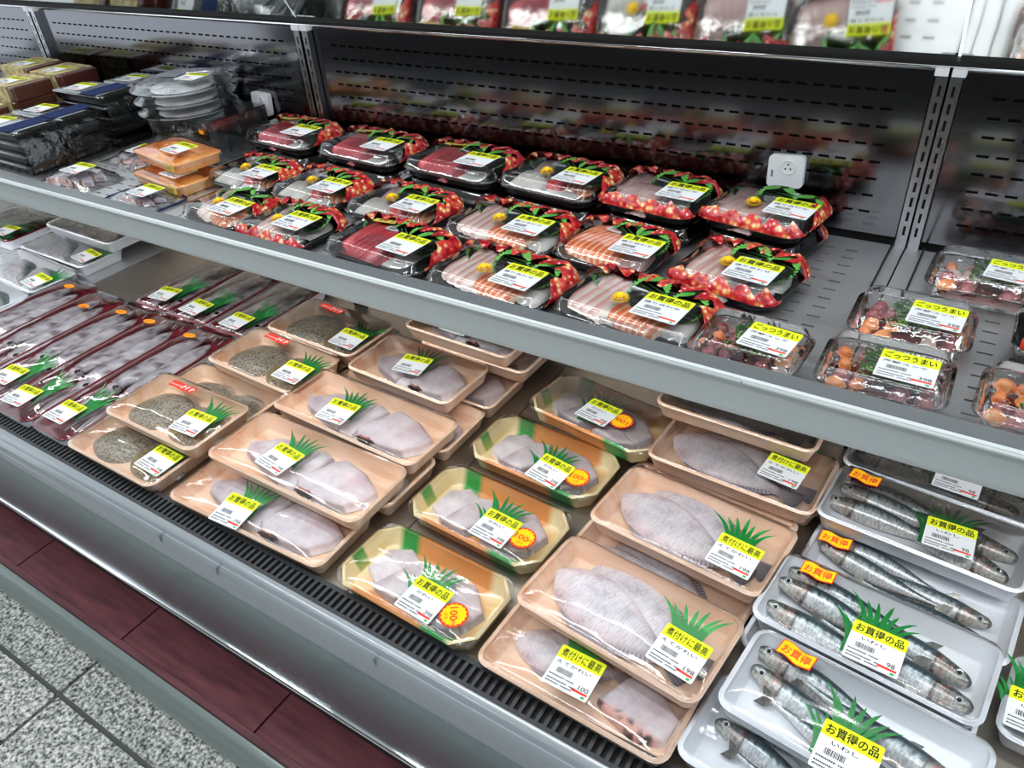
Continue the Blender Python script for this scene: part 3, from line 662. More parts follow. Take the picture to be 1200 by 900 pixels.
def deck_pack(k, name, label, group, x, y, z, rz, lab=None, head='お買得の品', nm='かれい', price='398', bul=.006, seed=0, cover=False, tilt=(0, 0)):
    t = thing(name, label, 'fish pack', (x, y, z), rz, group, tilt)
    part('foam_tray', TM[k], t); part('cling_film', get_film(k, .001 if cover else bul, seed), t)
    l = None
    if lab:
        lx, ly, lr = lab; c, s = math.cos(R_(-rz)), math.sin(R_(-rz)); dx, dy = lx - x, ly - y; px, py = c * dx - s * dy, s * dx + c * dy
        a, b = TR[k]; u, v = px / (a / 2), py / (b / 2); zz = TH + film_h(u, v, .001 if cover else bul) + .0034
        gx = -4 * u ** 3 * (1 - v ** 4) * bul / (a / 2); gy = -4 * v ** 3 * (1 - u ** 4) * bul / (b / 2)
        l = price_label(t, (px, py, zz), lr - rz, head, nm, price, 1, (math.degrees(gy), -math.degrees(gx)))
        l['px'] = px; l['py'] = py
    return t, l
def bar_at(t, px, py, rz, i, z=.0285): part('grass_divider', BAR[i % 3], t, (px, py, z), (0, 0, R_(rz)), 1.15)

G = 'peach trays of scaly fish'
def P_pack(label, x, y, z, rz, lab, seed, cover=False):
    t, l = deck_pack('P', 'scaly_fish_pack', label, G, x, y, z, rz, lab, 'お買得の品', None, '398', .006, seed, cover)
    a = part('scaly_fish', SCA[0], t, (-.040, .000, .004), (0, 0, R_(-4 + 3 * (seed % 3))), (1.22, 1.2, 1.15)); part('back_fin', SFIN, a); b = part('scaly_fish', SCA[1], t, (.044, .000, .0045), (0, 0, R_(-4 + 2 * (seed % 3))), (1.15, 1.25, 1.15)); part('back_fin', SFIN, b)
    if not cover: red_flag(t, (-.035, .043, TH + .0075), -3 + seed * 2)
    if l: bar_at(t, l['px'] + .004, l['py'] + .030, 0, seed)
    return t
P_pack('peach tray of grey scaly fish under another fish tray beneath the shelf', -1.058, .905, LO, -1, None, 0, True)
P_pack('peach tray of grey scaly fish hidden under the one beside the squid', -1.073, .768, LO, -2, None, 1, True)
P_pack('peach tray of grey scaly fish nearest the shelf, red sticker, above two others', -1.054, .882, HI, -1.8, (-.974, .852, 1), 0)
P_pack('peach tray of grey scaly fish, second back from the grille side, with red sticker', -1.069, .744, HI, -2.4, (-.988, .719, 2), 1)
P_pack('peach tray of yellowish scaly fish half hidden between two fish trays', -1.118, .632, LO, -1, None, 2, True)
P_pack('peach tray of grey and yellow scaly fish on top, next to the front squid', -1.102, .549, HI, 0, (-1.030, .530, 5), 2)
P_pack('lowest peach tray of dark scaly fish touching the black air grille', -1.128, .478, LO, 0, (-1.043, .459, 0), 3)

G2 = 'peach trays of pale fish pieces'
def Q_pack(k, label, x, y, z, rz, lab, seed, cover=False, nm='かれい切身'):
    t, l = deck_pack(k, 'fish_piece_pack', label, G2, x, y, z, rz, lab, 'お買得の品', None, '398', .006, seed, cover)
    f = 1 if k == 'Q' else .735; up = (-1, 1)[seed % 2] * 2
    part('fish_piece', QP[1], t, (-.004 * f, 0, .004), (0, 0, R_(-up)), (f, 1, 1)); part('fish_piece', QP[0], t, (0, 0, .0045), (0, 0, R_(up * .5)), (f, 1, 1))
    q = part('fish_piece', QP[2], t, (.002, 0, .005), (0, 0, R_(up * .4)), (f, 1, 1)); part('gut', GUT, q, (.042, -.0455, .007))
    if l: bar_at(t, l['px'] + .002, l['py'] + .028, 4, seed)
    return t
Q_pack('q', 'peach tray of pale fish pieces deepest under the shelf, second of the back pile', -.735, .983, HI, -1, None, 1, True)
Q_pack('q', 'peach tray of pale fish pieces partly cut off by the shelf edge', -.760, .972, H3, -2, (-.772, .945, -3), 2)
Q_pack('q', 'peach tray of pinkish pieces peeking out right behind the top short tray', -.757, .903, LO, -1, None, 0, True)
Q_pack('q', 'short peach tray of two lilac fish pieces lying on top near the shelf', -.803, .848, HI, -2.5, (-.804, .837, 7), 0)
Q_pack('Q', 'long peach tray of fish pieces showing only under the upper long tray', -.800, .768, LO, 0, None, 1, True)
Q_pack('Q', 'long peach tray of pale fish pieces on top, middle of the three labelled ones', -.799, .695, HI, -2.2, (-.830, .669, 2), 1)
Q_pack('Q', 'long peach tray showing its right rim beneath the middle of the stack', -.800, .627, LO, -1, None, 2, True)
Q_pack('Q', 'long peach tray of pale pieces with dark gut, upper tray near the grille', -.797, .556, HI, -.1, (-.827, .535, -6), 2)
Q_pack('Q', 'long peach tray of pale fish pieces lying lowest against the black grille', -.812, .484, LO, 1.5, (-.836, .440, 4), 0)

G3 = 'wood print trays with 100 yen stickers'
def O_pack(label, x, y, z, rz, lab, st, seed, tilt=(0, 0)):
    t, l = deck_pack('O', 'discount_fish_pack', label, G3, x, y, z, rz, lab, 'お買得の品', 'かれい', '398', .006, seed, False, tilt)
    for q in range(4): part('fish_piece', OP[q], t, (0, 0, .004 + .001 * (q % 2)), (0, 0, R_((seed % 3 - 1) * 3)), (1, .98, 1))
    sx, sy, sr = st; star_sticker(t, (sx, sy, TH + .0068), sr)
    bar_at(t, l['px'] - .012, l['py'] + .026, 0, seed)
    part('grass_divider', BAR[(seed + 1) % 3], t, (l['px'] - .012, l['py'] + .004, .0282), (0, 0, R_(6)), (1.25, 1.0, 1)); return t
O_pack('wood print tray of fish pieces leaning at the back, sticker hanging upside down', -.449, .888, HI - .004, -8, (-.447, .870, -9), (.045, -.012, 175), 0, (-2, 0))
O_pack('wood print tray of fish pieces with 100 yen sticker, second from the shelf', -.497, .780, LO, -2.7, (-.463, .741, -9), (.078, -.026, 5), 1)
O_pack('wood print tray of fish pieces with 100 yen sticker, third from the shelf', -.503, .629, LO, -2.9, (-.471, .601, -4), (.076, -.020, 0), 2)
O_pack('wood print tray with turned 100 yen sticker, nearest the black grille', -.509, .482, LO, -1.8, (-.483, .451, -3), (.074, -.028, -55), 3)

G4 = 'peach trays of whole flounder'
def F_pack(label, x, y, z, rz, lab, seed, cover=False, price='198', small=False):
    t, l = deck_pack('F', 'flounder_pack', label, G4, x, y, z, rz, lab, '煮付けに最高', 'えてかれい', price, .006, seed, cover)
    if small:
        add_flounder(t, -.040, .006, .006, 8, 0, .72); part('fish_piece', PC[1], t, (.062, -.006, .0045), (0, 0, R_(-8)), 1.0)
    else:
        add_flounder(t, .004, .026, .004, -16, 1, .92); add_flounder(t, -.022, -.006, .010, -12, 0, .98)
    if l: bar_at(t, l['px'] - .006, l['py'] + .030, 8, seed, .0325)
    return t
F_pack('flounder tray cut off by the shelf edge, highest at the back', -.240, .968, H3, -2, None, 0, True)
F_pack('flounder tray hidden beneath the tray behind the two others', -.215, .908, LO, -1, None, 1, True)
F_pack('peach tray of two flounder close to the shelf, label at its right end', -.214, .880, HI, -3, (-.150, .869, -6), 0)
F_pack('flounder tray whose empty right corner shows behind the middle flounder tray', -.236, .768, LO, -4, None, 1, True)
F_pack('peach tray of two white flounder with label reading simmer, middle of the row', -.228, .718, HI, -5.2, (-.157, .684, -5), 1)
F_pack('flounder tray hidden beneath the two front flounder trays', -.245, .626, LO, -5, None, 0, True)
F_pack('peach tray of two large white flounder lying on top of the frontmost tray', -.242, .548, HI, -5.9, (-.163, .517, -6), 0)
F_pack('lowest flounder tray at the grille, label with price 100', -.255, .479, LO, -2, (-.264, .454, 0), 2, False, '100', True)

G5 = 'white trays of sardines'
SP = [[(.022, .012, .0145, -5, True), (.030, -.020, .0142, -7, True), (-.032, .034, .0140, -6, False), (-.036, .006, .0205, -8, False), (-.034, -.030, .0142, -4, False)],
      [(.026, .020, .0145, -6, True), (.024, -.014, .0142, -8, True), (-.034, .038, .0140, -3, False), (-.030, .012, .0200, -4, False), (-.040, -.012, .0160, -2, False)],
      [(.028, .010, .0185, -9, True), (.006, -.030, .0142, -10, True), (-.034, .030, .0140, -8, False), (-.030, -.006, .0142, -12, False)]]
def S_pack(label, x, y, z, rz, lab, seed, flag=None, cover=False, var=0, head='お買得の品'):
    t, l = deck_pack('S', 'sardine_pack', label, G5, x, y, z, rz, lab, head, 'いわし', '98', .005, seed, cover)
    for i, (a, b, c, r, fl) in enumerate(SP[var]): add_sardine(t, a, b, c, r, i + seed, fl, .98 if not cover else .9)
    if flag: bargain_flag(t, (flag[0], flag[1], TH + .0065), flag[2])
    if l: bar_at(t, l['px'] - .006, l['py'] + .030, -6, seed); part('grass_divider', BAR[(seed + 1) % 3], t, (l['px'] - .018, l['py'] + .008, .0285), (0, 0, R_(4)))
    return t
S_pack('white sardine tray hidden under the two rear white trays', .042, .905, LO, -3, None, 0, None, True)
S_pack('white tray of dark sardines half covered by the shelf edge', .042, .987, HI, -4, (.062, .966, -4), 1, None, True, 1)
S_pack('white sardine tray just below the shelf edge, bargain sticker at its left', .036, .866, HI, -5, (.067, .844, 0), 0, (-.088, .037, -4), False, 1)
S_pack('lower white sardine tray wedged between two trays, sticker at its left corner', .036, .778, LO, -5, None, 2, (-.096, .020, 2), True, 0)
S_pack('white sardine tray hidden under the middle sardine tray', .012, .640, LO, -6, None, 0, None, True)
S_pack('white tray of five sardines in the middle, two heads pointing right', .015, .661, HI, -6, (.022, .630, -3), 1, (-.080, .040, 2), False, 0)
S_pack('white sardine tray nearest the front with label partly out of view', .020, .532, HI, -6, (.024, .489, -4), 2, (-.075, .040, -6), False, 2)
S_pack('lowest white sardine tray at the bottom edge showing fish heads', -.002, .478, LO, -5, None, 1, None, True, 2)
S_pack('white tray cut off by the right edge of the picture', .280, .668, LO, -6, (.186, .655, -4), 0, None, False, 1)

# squid trays
SQT = tray_mesh('foam_tray', .118, .385, .026, 'maroon_foam', .018, .010, False, .004); SQTb = tray_mesh('foam_tray', .118, .25, .026, 'maroon_foam', .018, .010, False, .004)
SQW = mk('tray_side', *loft([ring(rrect(.112, .379, .018), .001), ring(rrect(.1195, .3865, .018), .0225)], False, False), 'white_foam')
SQWb = mk('tray_side', *loft([ring(rrect(.112, .244, .018), .001), ring(rrect(.1195, .2515, .018), .0225)], False, False), 'white_foam')
SQF = [film_mesh('cling_film', .118, .385, .026, .010, .018, i, wr=.003) for i in range(2)]; SQFb = film_mesh('cling_film', .118, .25, .026, .010, .018, 2, wr=.003)
def squid_pack(label, x, y, long, lab, sticker, seed, rz=0):
    t = thing('squid_pack', label, 'squid pack', (x, y, LO), rz, 'maroon trays of squid')
    tr = part('foam_tray', SQT if long else SQTb, t); part('tray_side', SQW if long else SQWb, tr); part('cling_film', SQF[seed % 2] if long else SQFb, t)
    if long: add_squid(t, -.024, .072, .0165, -90 - 3, seed, 1.05); add_squid(t, .025, .050, .0165, -90 + 3, seed + 1, 1.05); 
    else: add_squid(t, -.024, .02, .0155, -90 - 3, seed, .85); add_squid(t, .022, .022, .0150, -90 + 3, seed + 1, .85)
    if lab:
        px, py = lab[0] - x, lab[1] - y; price_label(t, (px, py, .026 + .0105), lab[2], 'お買得の品', None, None)
        part('grass_divider', BAR[seed % 3], t, (px + .02, py + .036, .0315), (R_(4), 0, R_(-14)), (1.1, 1.5, 1))
    if sticker: oval_sticker(t, (sticker[0] - x, sticker[1] - y, .026 + .0085), 8)
squid_pack('maroon squid tray farthest left, next to the white fish trays', -1.800, .612, True, None, (-1.800, .765), 0)
squid_pack('maroon squid tray with a round squid eye showing at the left edge', -1.678, .600, True, None, (-1.672, .722), 1)
squid_pack('maroon squid tray with label just at the left edge of the picture', -1.556, .603, True, (-1.546, .480, 4), (-1.565, .745), 2)
squid_pack('long maroon squid tray in the middle with green divider and front label', -1.434, .605, True, (-1.449, .452, 4), (-1.468, .748), 3)
squid_pack('long maroon squid tray beside the peach scaly fish trays', -1.312, .608, True, (-1.322, .462, 1), (-1.336, .750), 4)
squid_pack('short maroon squid tray beside the empty deck patch under the shelf', -1.545, .925, False, (-1.542, .845, 6), None, 0)
squid_pack('short maroon squid tray between two others under the shelf', -1.420, .925, False, (-1.421, .836, -3), None, 1)
squid_pack('short maroon squid tray under the shelf next to the peach trays', -1.292, .928, False, (-1.288, .836, -2), None, 2)

# white trays of blue-backed fish fillets, far left
def fillet(seed):
    def col(s, x, y, a):
        k = mix(lin('#F2F0F2'), lin('#DAD6DC'), .5 + nz(x * 20, y * 20, seed)); k = mix(k, lin('#3E5450'), sst(.006, .02, y + .006 * nz(x * 15, seed, 0))); return mix(k, lin('#8FA4A0'), .4 * max(0, nz(x * 40, y * 60, seed)))
    return mound('fish_fillet', [(-.06, -.006), (-.03, -.028), (.03, -.026), (.065, -.004), (.04, .02), (-.02, .03), (-.055, .016)], .02, 'fish_skin', col, 56, 2.4)
FIL = [fillet(1), fillet(2)]
def W_pack(label, x, y, z, rz, lab, seed, cover=False):
    t, l = deck_pack('W', 'fillet_pack', label, 'white trays of fish fillets', x, y, z, rz, lab, 'お買得の品', None, None, .004, seed, cover)
    part('fish_fillet', FIL[0], t, (-.048, .0, .0045), (0, 0, R_(-24)), (1.35, 1.35, .95)); part('fish_fillet', FIL[1], t, (.058, .006, .0045), (0, 0, R_(-18)), (1.35, 1.35, .95))
    if l: bar_at(t, l['px'] + .012, l['py'] + .030, -10, seed)
W_pack('white tray of fillets mostly hidden behind the shelf front, rear of three', -2.010, .985, HI, -1, None, 0, True)
W_pack('white tray with two blue-backed fish fillets beside the empty deck', -2.025, .905, LO, -.8, (-1.916, .885, -5), 1)
W_pack('white tray with two fillets in front of the rear fillet tray', -2.012, .772, LO, -3, (-1.904, .744, -4), 2)
W_pack('white fillet tray cut off by the left edge', -2.010, .644, LO, -2, None, 0)
# maroon tray with green leaves, far left
LVT = tray_mesh('foam_tray', .26, .17, .03, 'maroon_foam', .018, .010, False, .004)
t = thing('green_pack', 'maroon tray of long green leaves in film at the far left', 'vegetable pack', (-2.36, .93, LO), 0)
tr = part('foam_tray', LVT, t); part('tray_side', mk('tray_side', *loft([ring(rrect(.254, .164, .018), .001), ring(rrect(.2615, .1715, .018), .027)]), 'white_foam'), tr)
for i in range(14):
    mb = MB(); a = random.uniform(-.25, .25); y0 = -.055 + .11 * i / 13
    for s in range(6):
        u0, u1 = s / 6, (s + 1) / 6
        def pt(u, sd): return (-.1 + .2 * u, y0 + a * .1 * u + sd * .010 * math.sin(math.pi * min(1, u + .08)), .014 + .012 * math.sin(u * 3 + i) + (0 if sd else .002))
        for sd in (-1, 1):
            mb.add([pt(u0, 0), pt(u1, 0), pt(u1, sd), pt(u0, sd)], [(0, 1, 2, 3)])
    part('leaf', mb.mesh('leaf', 'baran_green' if i % 3 else 'shiso', True), t)
part('cling_film', film_mesh('cling_film', .26, .17, .03, .008, .018, 1, wr=.003), t)
price_label(t, (.07, -.05, .0385), 4, 'お買得の品', None, None)

# ------------------------------------------------------------------ packs on the middle shelf
def slice_mesh(name, L, W, T, colf, curl=.004, m='salmon'):
    P = [(-L / 2, -W * .35), (-L * .3, -W / 2), (L * .3, -W / 2), (L / 2, -W * .2), (L / 2, W * .25), (L * .25, W / 2), (-L * .3, W / 2), (-L / 2, W * .3)]
    return mound(name, P, T, m, colf, 28, 3.5, (1, .95, .8, .6, .4, .2), lambda x, y: curl * (1 - (y / W * 2) ** 2))
def c_salmon(s, x, y, a):
    st = math.sin((math.hypot(x * .8, y + .03)) * 1250); return mix(lin('#F28C52'), lin('#FAC9A0'), sst(.35, .85, st))
def c_tuna(s, x, y, a): return mix(lin('#CC2A38'), lin('#E8666C'), .5 + 1.1 * nz(x * 50, y * 90, 1))
def c_dtuna(s, x, y, a): return mix(lin('#A02A3A'), lin('#C45A64'), .5 + 1.1 * nz(x * 50, y * 90, 2))
def c_bream(s, x, y, a): return mix(mix(lin('#D9D2CC'), lin('#EAE4DE'), .5 + nz(x * 40, y * 40, 4)), lin('#DC8C88'), sst(.006, .011, abs(y - .004) * -1 + .012) * .75 if y > 0 else .08)
def c_hama(s, x, y, a): return mix(mix(lin('#C09A9A'), lin('#D6BFBC'), .5 + nz(x * 40, y * 40, 4)), lin('#8E4A50'), .5 * sst(.7, 1, s))
def c_squid(s, x, y, a): return mix(lin('#BDBCB8'), lin('#DEDCD8'), .5 + nz(x * 60, y * 60, 4))
SL = {'salmon': slice_mesh('salmon_slice', .052, .026, .0045, None, .004, 'salmon_meat'), 'tuna': slice_mesh('tuna_slice', .050, .026, .006, c_tuna), 'dtuna': slice_mesh('tuna_slice', .045, .026, .006, c_dtuna),
      'bream': slice_mesh('bream_slice', .056, .026, .0035, c_bream), 'hama': slice_mesh('yellowtail_slice', .046, .028, .005, c_hama), 'squid': slice_mesh('squid_slice', .036, .028, .004, c_squid)}
def leaf_mesh():
    P = []; n = 26
    for i in range(n): t = i / n; w_ = .016 * math.sin(math.pi * t ** .8) ** .8 * (1 if i % 2 else .82) + .0008; P.append((-.020 + .042 * t, -w_))
    P2 = [(x, -y) for x, y in reversed(P)]; P = P + [(.022, 0)] + P2
    return mound('shiso_leaf', P, .0008, 'shiso', None, 110, 2, (1, .9, .7, .4), lambda x, y: .25 * abs(y) + .0025 * math.sin(x * 120))
LEAF = leaf_mesh()
def flower_mesh():
    mb = MB()
    for k, (n, r0, r1, z0, z1) in enumerate(((20, .004, .0105, .002, .003), (16, .003, .0085, .003, .0055), (12, .002, .006, .004, .0075))):
        for i in range(n):
            a = (i + .5 * k) * 2 * math.pi / n; c, s = math.cos(a), math.sin(a); hw = r1 * 2.4 / n; q = lambda r, o, z: (r * c - o * s, r * s + o * c, z)
            mb.add([q(r0, -hw * .6, z0), q(r1 * .7, -hw, (z0 + z1) / 2), q(r1, 0, z1), q(r1 * .7, hw, (z0 + z1) / 2), q(r0, hw * .6, z0)], [(0, 1, 2, 3, 4)])
    return mb.mesh('chrysanthemum', 'petal', True)
FLOW = flower_mesh(); V, F = loft([ring([(r * math.cos(k * math.pi / 6), r * math.sin(k * math.pi / 6)) for k in range(12)], z) for r, z in ((.0032, .004), (.003, .0075), (.0018, .0088))], False, True); FCORE = mk('flower_core', V, F, 'petal_core')
PK = plate('sauce_packet', .024, .030, .002, .001, 'white_paper', 1); mb = MB()
for i in range(6): mb.quad(-.009, .009 - .003 * (i % 2), .009 - i * .003, .0105 - i * .003, 0)
mb.quad(-.007, .007, -.012, -.008, 0); PKP = mb.mesh('packet_print', 'grey_ink')
def sash_meshes(w, d):
    tm = tray_mesh('black_tray', w, d, .014, 'black_tray', .02, .007, True, .004, None, 1, 3)
    def P(o, r=.02): return rrect(w + 2 * o, d + 2 * o, max(r + o, .006), 2, 5)
    rg = [ring(P(.0012), .0115), ring(P(.0012), .0150), ring(P(-.002), .0155), ring(P(-.006), .026), ring(P(-.011), .0295), ring(P(-.03), .0305)]
    V, F = loft(rg, False, True); lid = mk('clear_lid', V, F, 'clear_lid', None, True)
    return tm, lid
def band_mesh(w, d, sides, seed):
    """printed film edge laid over the lid along the given sides; inner border wavy, ruffled"""
    pts = [p for p in resample(rrect(w + .001, d + .001, .02, 3), 120)]; keep = []
    for i, (x, y) in enumerate(pts):
        u, v = x / (w / 2), y / (d / 2); k = 0
        if 'b' in sides: k = max(k, sst(.35, .75, v))
        if 'r' in sides: k = max(k, .72 * sst(.55, .9, u) * sst(-.55, .1, v))
        if 'l' in sides: k = max(k, sst(.6, .9, -u) * sst(-.2, .5, v))
        if 'f' in sides: k = max(k, .55 * sst(.6, .95, -v))
        keep.append(k)
    V = []; F = []; n = len(pts); prof = ((.0035, .0130), (.0028, .0180), (-.002, .0250), (-.0065, .0325), (-.015, .0345), (-.028, .0325))
    for i, (x, y) in enumerate(pts):
        l = math.hypot(x, y); k = keep[i] * (.62 + .55 * abs(math.sin(i * .42 + seed)) * .7 + .25 * nz(i * .5, seed))
        L = len(prof) - 1
        for s in range(6):
            t = s / 5 * min(1, max(.02, k)); q = t * L; a = min(int(q), L - 1); f = q - a; o = prof[a][0] + (prof[a + 1][0] - prof[a][0]) * f; z = prof[a][1] + (prof[a + 1][1] - prof[a][1]) * f
            rf = .0034 * math.sin(i * .85 + seed * 2) * math.sin(math.pi * s / 5) + .002 * nz(i * .3, s, seed)
            sx, sy = (w / 2 + o) / (w / 2), (d / 2 + o) / (d / 2); V.append((x * sx, y * sy, z + .0008 + max(0, rf)))
    for i in range(n):
        j = (i + 1) % n
        if keep[i] < .05 and keep[j] < .05: continue
        for s in range(5): F.append((i * 6 + s, j * 6 + s, j * 6 + s + 1, i * 6 + s + 1))
    return mk('printed_edge', V, F, 'red_gold_print', None, True)
SM = {}
def fan(t, kind, x, y, z, rz, n, step=.011, lean=9):
    z -= .0025
    for i in range(n):
        a = R_(rz); o = (i - (n - 1) / 2) * step
        part(kind + '_slice' if kind != 'dtuna' else 'tuna_slice', SL[kind], t, (x + o * math.cos(a), y + o * math.sin(a), z + .0007 * i), (R_(3 * (i % 2)), R_(-lean - 4), R_(rz + 90 + (i - n / 2) * 3)), 1.36)
EMB = plate('oval_emblem', .012, .014, .0006, .0059, 'cream', 6)
def sashimi(label, kind, lx, ly, lz, w, d, rz=-4, sides='br', seed=0, cover=False, off=(.040, -.012)):
    """lx, ly: where the price label sits on the lid; lz: its height"""
    c, s = math.cos(R_(rz)), math.sin(R_(rz)); x, y = lx - off[0] * c + off[1] * s, ly - off[0] * s - off[1] * c; z = lz - .0315
    t = thing('sashimi_pack', label, 'sashimi pack', (x, y, z), rz, 'sashimi packs on the middle shelf')
    k = (w, d)
    if k not in SM: SM[k] = sash_meshes(w, d)
    part('black_tray', SM[k][0], t); part('clear_lid', SM[k][1], t); part('printed_edge', band_mesh(w, d, sides, seed), t)
    if cover: return t
    def col(s_, x_, y_, a): return (1, 1, 1)
    part('shredded_daikon', mound('shredded_daikon', rrect(w * .62, d * .56, .02, 3), .006, 'daikon', None, 40), t, (-.004, -.004, .003))
    W_ = w / .17
    if kind == 'mix':      # yellowtail, squid, salmon
        fan(t, 'hama', -.030 * W_, .018, .011, 8, 3, .014); fan(t, 'salmon', .032 * W_, .020, .011, -10, 4, .010); fan(t, 'squid', -.038 * W_, -.024, .011, 0, 3, .012); fan(t, 'tuna', .0, .010, .012, 0, 2, .010)
    elif kind == 'tuna': fan(t, 'tuna', -.028 * W_, .002, .011, -8, 6, .013); fan(t, 'dtuna', -.020, -.018, .010, -14, 4, .013)
    elif kind == 'salmon': fan(t, 'salmon', -.022 * W_, .0, .012, -14, 8, .0095); fan(t, 'hama', .034, -.012, .010, 0, 2)
    elif kind == 'duo': fan(t, 'bream', -.046 * W_, .004, .0115, -18, 4, .0140); fan(t, 'salmon', .012 * W_, -.006, .0125, -22, 6, .0100); fan(t, 'squid', .052 * W_, -.004, .010, 0, 2)
    elif kind == 'bream': fan(t, 'bream', -.030 * W_, .010, .0115, -12, 5, .012); fan(t, 'bream', -.02 * W_, -.022, .0105, -8, 4, .012); fan(t, 'squid', .045 * W_, .012, .011, 20, 2)
    elif kind == 'hama': fan(t, 'hama', -.034 * W_, .012, .012, -14, 5, .0125); fan(t, 'hama', -.026 * W_, -.020, .011, -10, 4, .0125); fan(t, 'squid', .03 * W_, -.016, .010, 0, 2)
    part('shiso_leaf', LEAF, t, (.006 * W_, .020, .0258), (0, R_(-5), R_(60 + 20 * (seed % 3))), 1.6); part('shiso_leaf', LEAF, t, (.056 * W_, .016, .0245), (0, R_(-5), R_(110 - 15 * (seed % 3))), 1.45)
    if seed % 2 == 0 or kind == 'duo': part('shiso_leaf', LEAF, t, (-.060 * W_, .026, .019), (0, R_(-8), R_(160)), .9)
    if kind not in ('tuna', 'salmon') and seed != 13: f = part('chrysanthemum', FLOW, t, (-.014 * W_, -.012 + .006 * (seed % 2), .0262), (0, 0, 0), 1.15); part('flower_core', FCORE, f)
    q = part('sauce_packet', PK, t, (-.012 * W_ + .008 * (seed % 3), .030, .0275), (R_(-4), 0, R_(-18 + 9 * (seed % 4)))); part('packet_print', PKP, q, (0, 0, .0022))
    if kind == 'tuna':
        g = part('gold_sticker', plate('gold_sticker', .038, .012, .0005, .001, 'gold_foil', 1), t, (-.038, .030, .0325), (R_(-8), 0, R_(12)), 1, 'gold sticker with dark lettering'); part('lettering', text('まぐろ', .026, 'ink', .008, .012), g, (.002, 0, .0008))
    else: part('oval_emblem', EMB, t, (-w / 2 + .006, .008, .0205), (R_(0), R_(-60), 0))
    price_label(t, (off[0], off[1], .0322), 1 - rz * .3 - 1, 'お買得の品', None if kind == 'tuna' else '盛り合わせ', None, .98)
    return t
# front row
zf, zm_, zb = .982, .987, 1.004
sashimi('small salmon sashimi pack at the front left end of the black packs, yellow flower', 'duo', -1.003, .703, zf, .140, .112, -5, 'r', 2, off=(.030, -.018))
sashimi('pale bream sashimi pack in the front row with red print along its front', 'bream', -.862, .706, zf, .140, .112, -4, 'bf', 4, off=(.026, -.008))
sashimi('deep red tuna sashimi pack in the front row with gold sticker', 'tuna', -.661, .710, zf, .182, .112, -6, 'br', 6)
sashimi('bream and salmon sashimi pack in the front row beside the tuna pack', 'duo', -.468, .697, zf, .178, .112, -6, 'br', 8)
sashimi('bream and salmon sashimi pack in the front row next to the clear tubs', 'duo', -.281, .703, zf, .178, .112, -6, 'br', 10)
# middle row
sashimi('mixed sashimi pack beside the orange trays, yellow flower and pale squid', 'mix', -1.066, .826, zm_, .150, .112, -4, 'br', 1)
sashimi('mixed sashimi pack, second of the middle row, with salmon at its right', 'mix', -.905, .826, zm_, .150, .112, -4, 'br', 3)
sashimi('mixed sashimi pack behind the front tuna pack, salmon in two places', 'mix', -.728, .820, zm_, .165, .112, -5, 'br', 5)
sashimi('bream and salmon sashimi pack in the middle of the black packs', 'duo', -.531, .824, zm_, .180, .112, -4, 'br', 7)
sashimi('salmon sashimi pack without a flower, fat orange slices', 'salmon', -.369, .826, zm_, .142, .112, -5, 'b', 9)
sashimi('whitish bream sashimi pack with flower beside the empty steel shelf', 'bream', -.218, .822, zm_, .140, .112, -9, 'bf', 11, off=(.026, -.016))
# back row: each lies on another pack
for i, (lab, kind, lx, ly, w_, rz, sd, sides) in enumerate((
    ('tuna sashimi pack at the back left beside the plug socket', 'tuna', -1.094, .955, .170, -4, 12, 'br'), ('tuna sashimi pack, second along the back panel', 'tuna', -.896, .950, .180, -4, 14, 'br'),
    ('tuna sashimi pack, third along the back panel', 'tuna', -.700, .949, .182, -4, 16, 'br'), ('mixed sashimi pack at the back with a yellow flower and wide red print', 'mix', -.521, .946, .168, -6, 18, 'br'),
    ('dark pink yellowtail sashimi pack at the back without a flower', 'hama', -.360, .949, .142, -6, 13, 'bf'), ('yellowtail sashimi pack at the back right below the plug socket', 'hama', -.214, .950, .140, -9, 20, 'rf'))):
    sashimi('black sashimi pack under the ' + lab.split(' pack')[0] + (' pack by the left socket', ' pack second along the back', ' pack third along the back', ' pack at the back', ' pack at the back', ' pack below the right socket')[i], kind, lx, ly, ZS + .0325, w_, .112, rz, 'b', sd, True)
    sashimi(lab, kind, lx, ly, ZS + .0325 + .0335, w_, .112, rz, sides, sd)

# clear tubs of diced fish
def tub_meshes(w, d, h):
    n = 14; rg = []
    def P(o, rib): 
        p = rrect(w + 2 * o, d + 2 * o, max(.006, .018 + o), 5, 23); out = []
        for i, (x, y) in enumerate(p): s = 1 + (rib if i % 2 else -rib); out.append((x * s, y * s))
        return out
    base = loft([ring(P(-.010, 0), .0005), ring(P(-.010, .004), .002), ring(P(-.003, .006), h * .55), ring(P(.0, 0), h * .58), ring(P(.0025, 0), h * .58)], True, False)
    lid = loft([ring(P(.0025, 0), h * .585), ring(P(.0025, 0), h * .62), ring(P(-.002, 0), h * .64), ring(P(-.006, .004), h * .92), ring(P(-.009, 0), h * .985), ring(P(-.013, 0), h), ring(P(-.03, 0), h * 1.002)], False, True)
    return mk('clear_tub', *base, 'clear_box'), mk('clear_lid', *lid, 'clear_box')
def chunk(name, col1, col2, seed, sc=1):
    rnd = random.Random(seed); sc *= .88; P = [(.010 * sc * math.cos(a) * rnd.uniform(.8, 1.1), .008 * sc * math.sin(a) * rnd.uniform(.8, 1.1)) for a in [k * math.pi / 4 for k in range(8)]]
    return mound(name, P, .009 * sc, 'salmon', lambda s, x, y, a: mix(lin(col1), lin(col2), .5 + 1.2 * nz(x * 150, y * 150, seed)), 24, 2.6, (1, .93, .8, .6, .35))
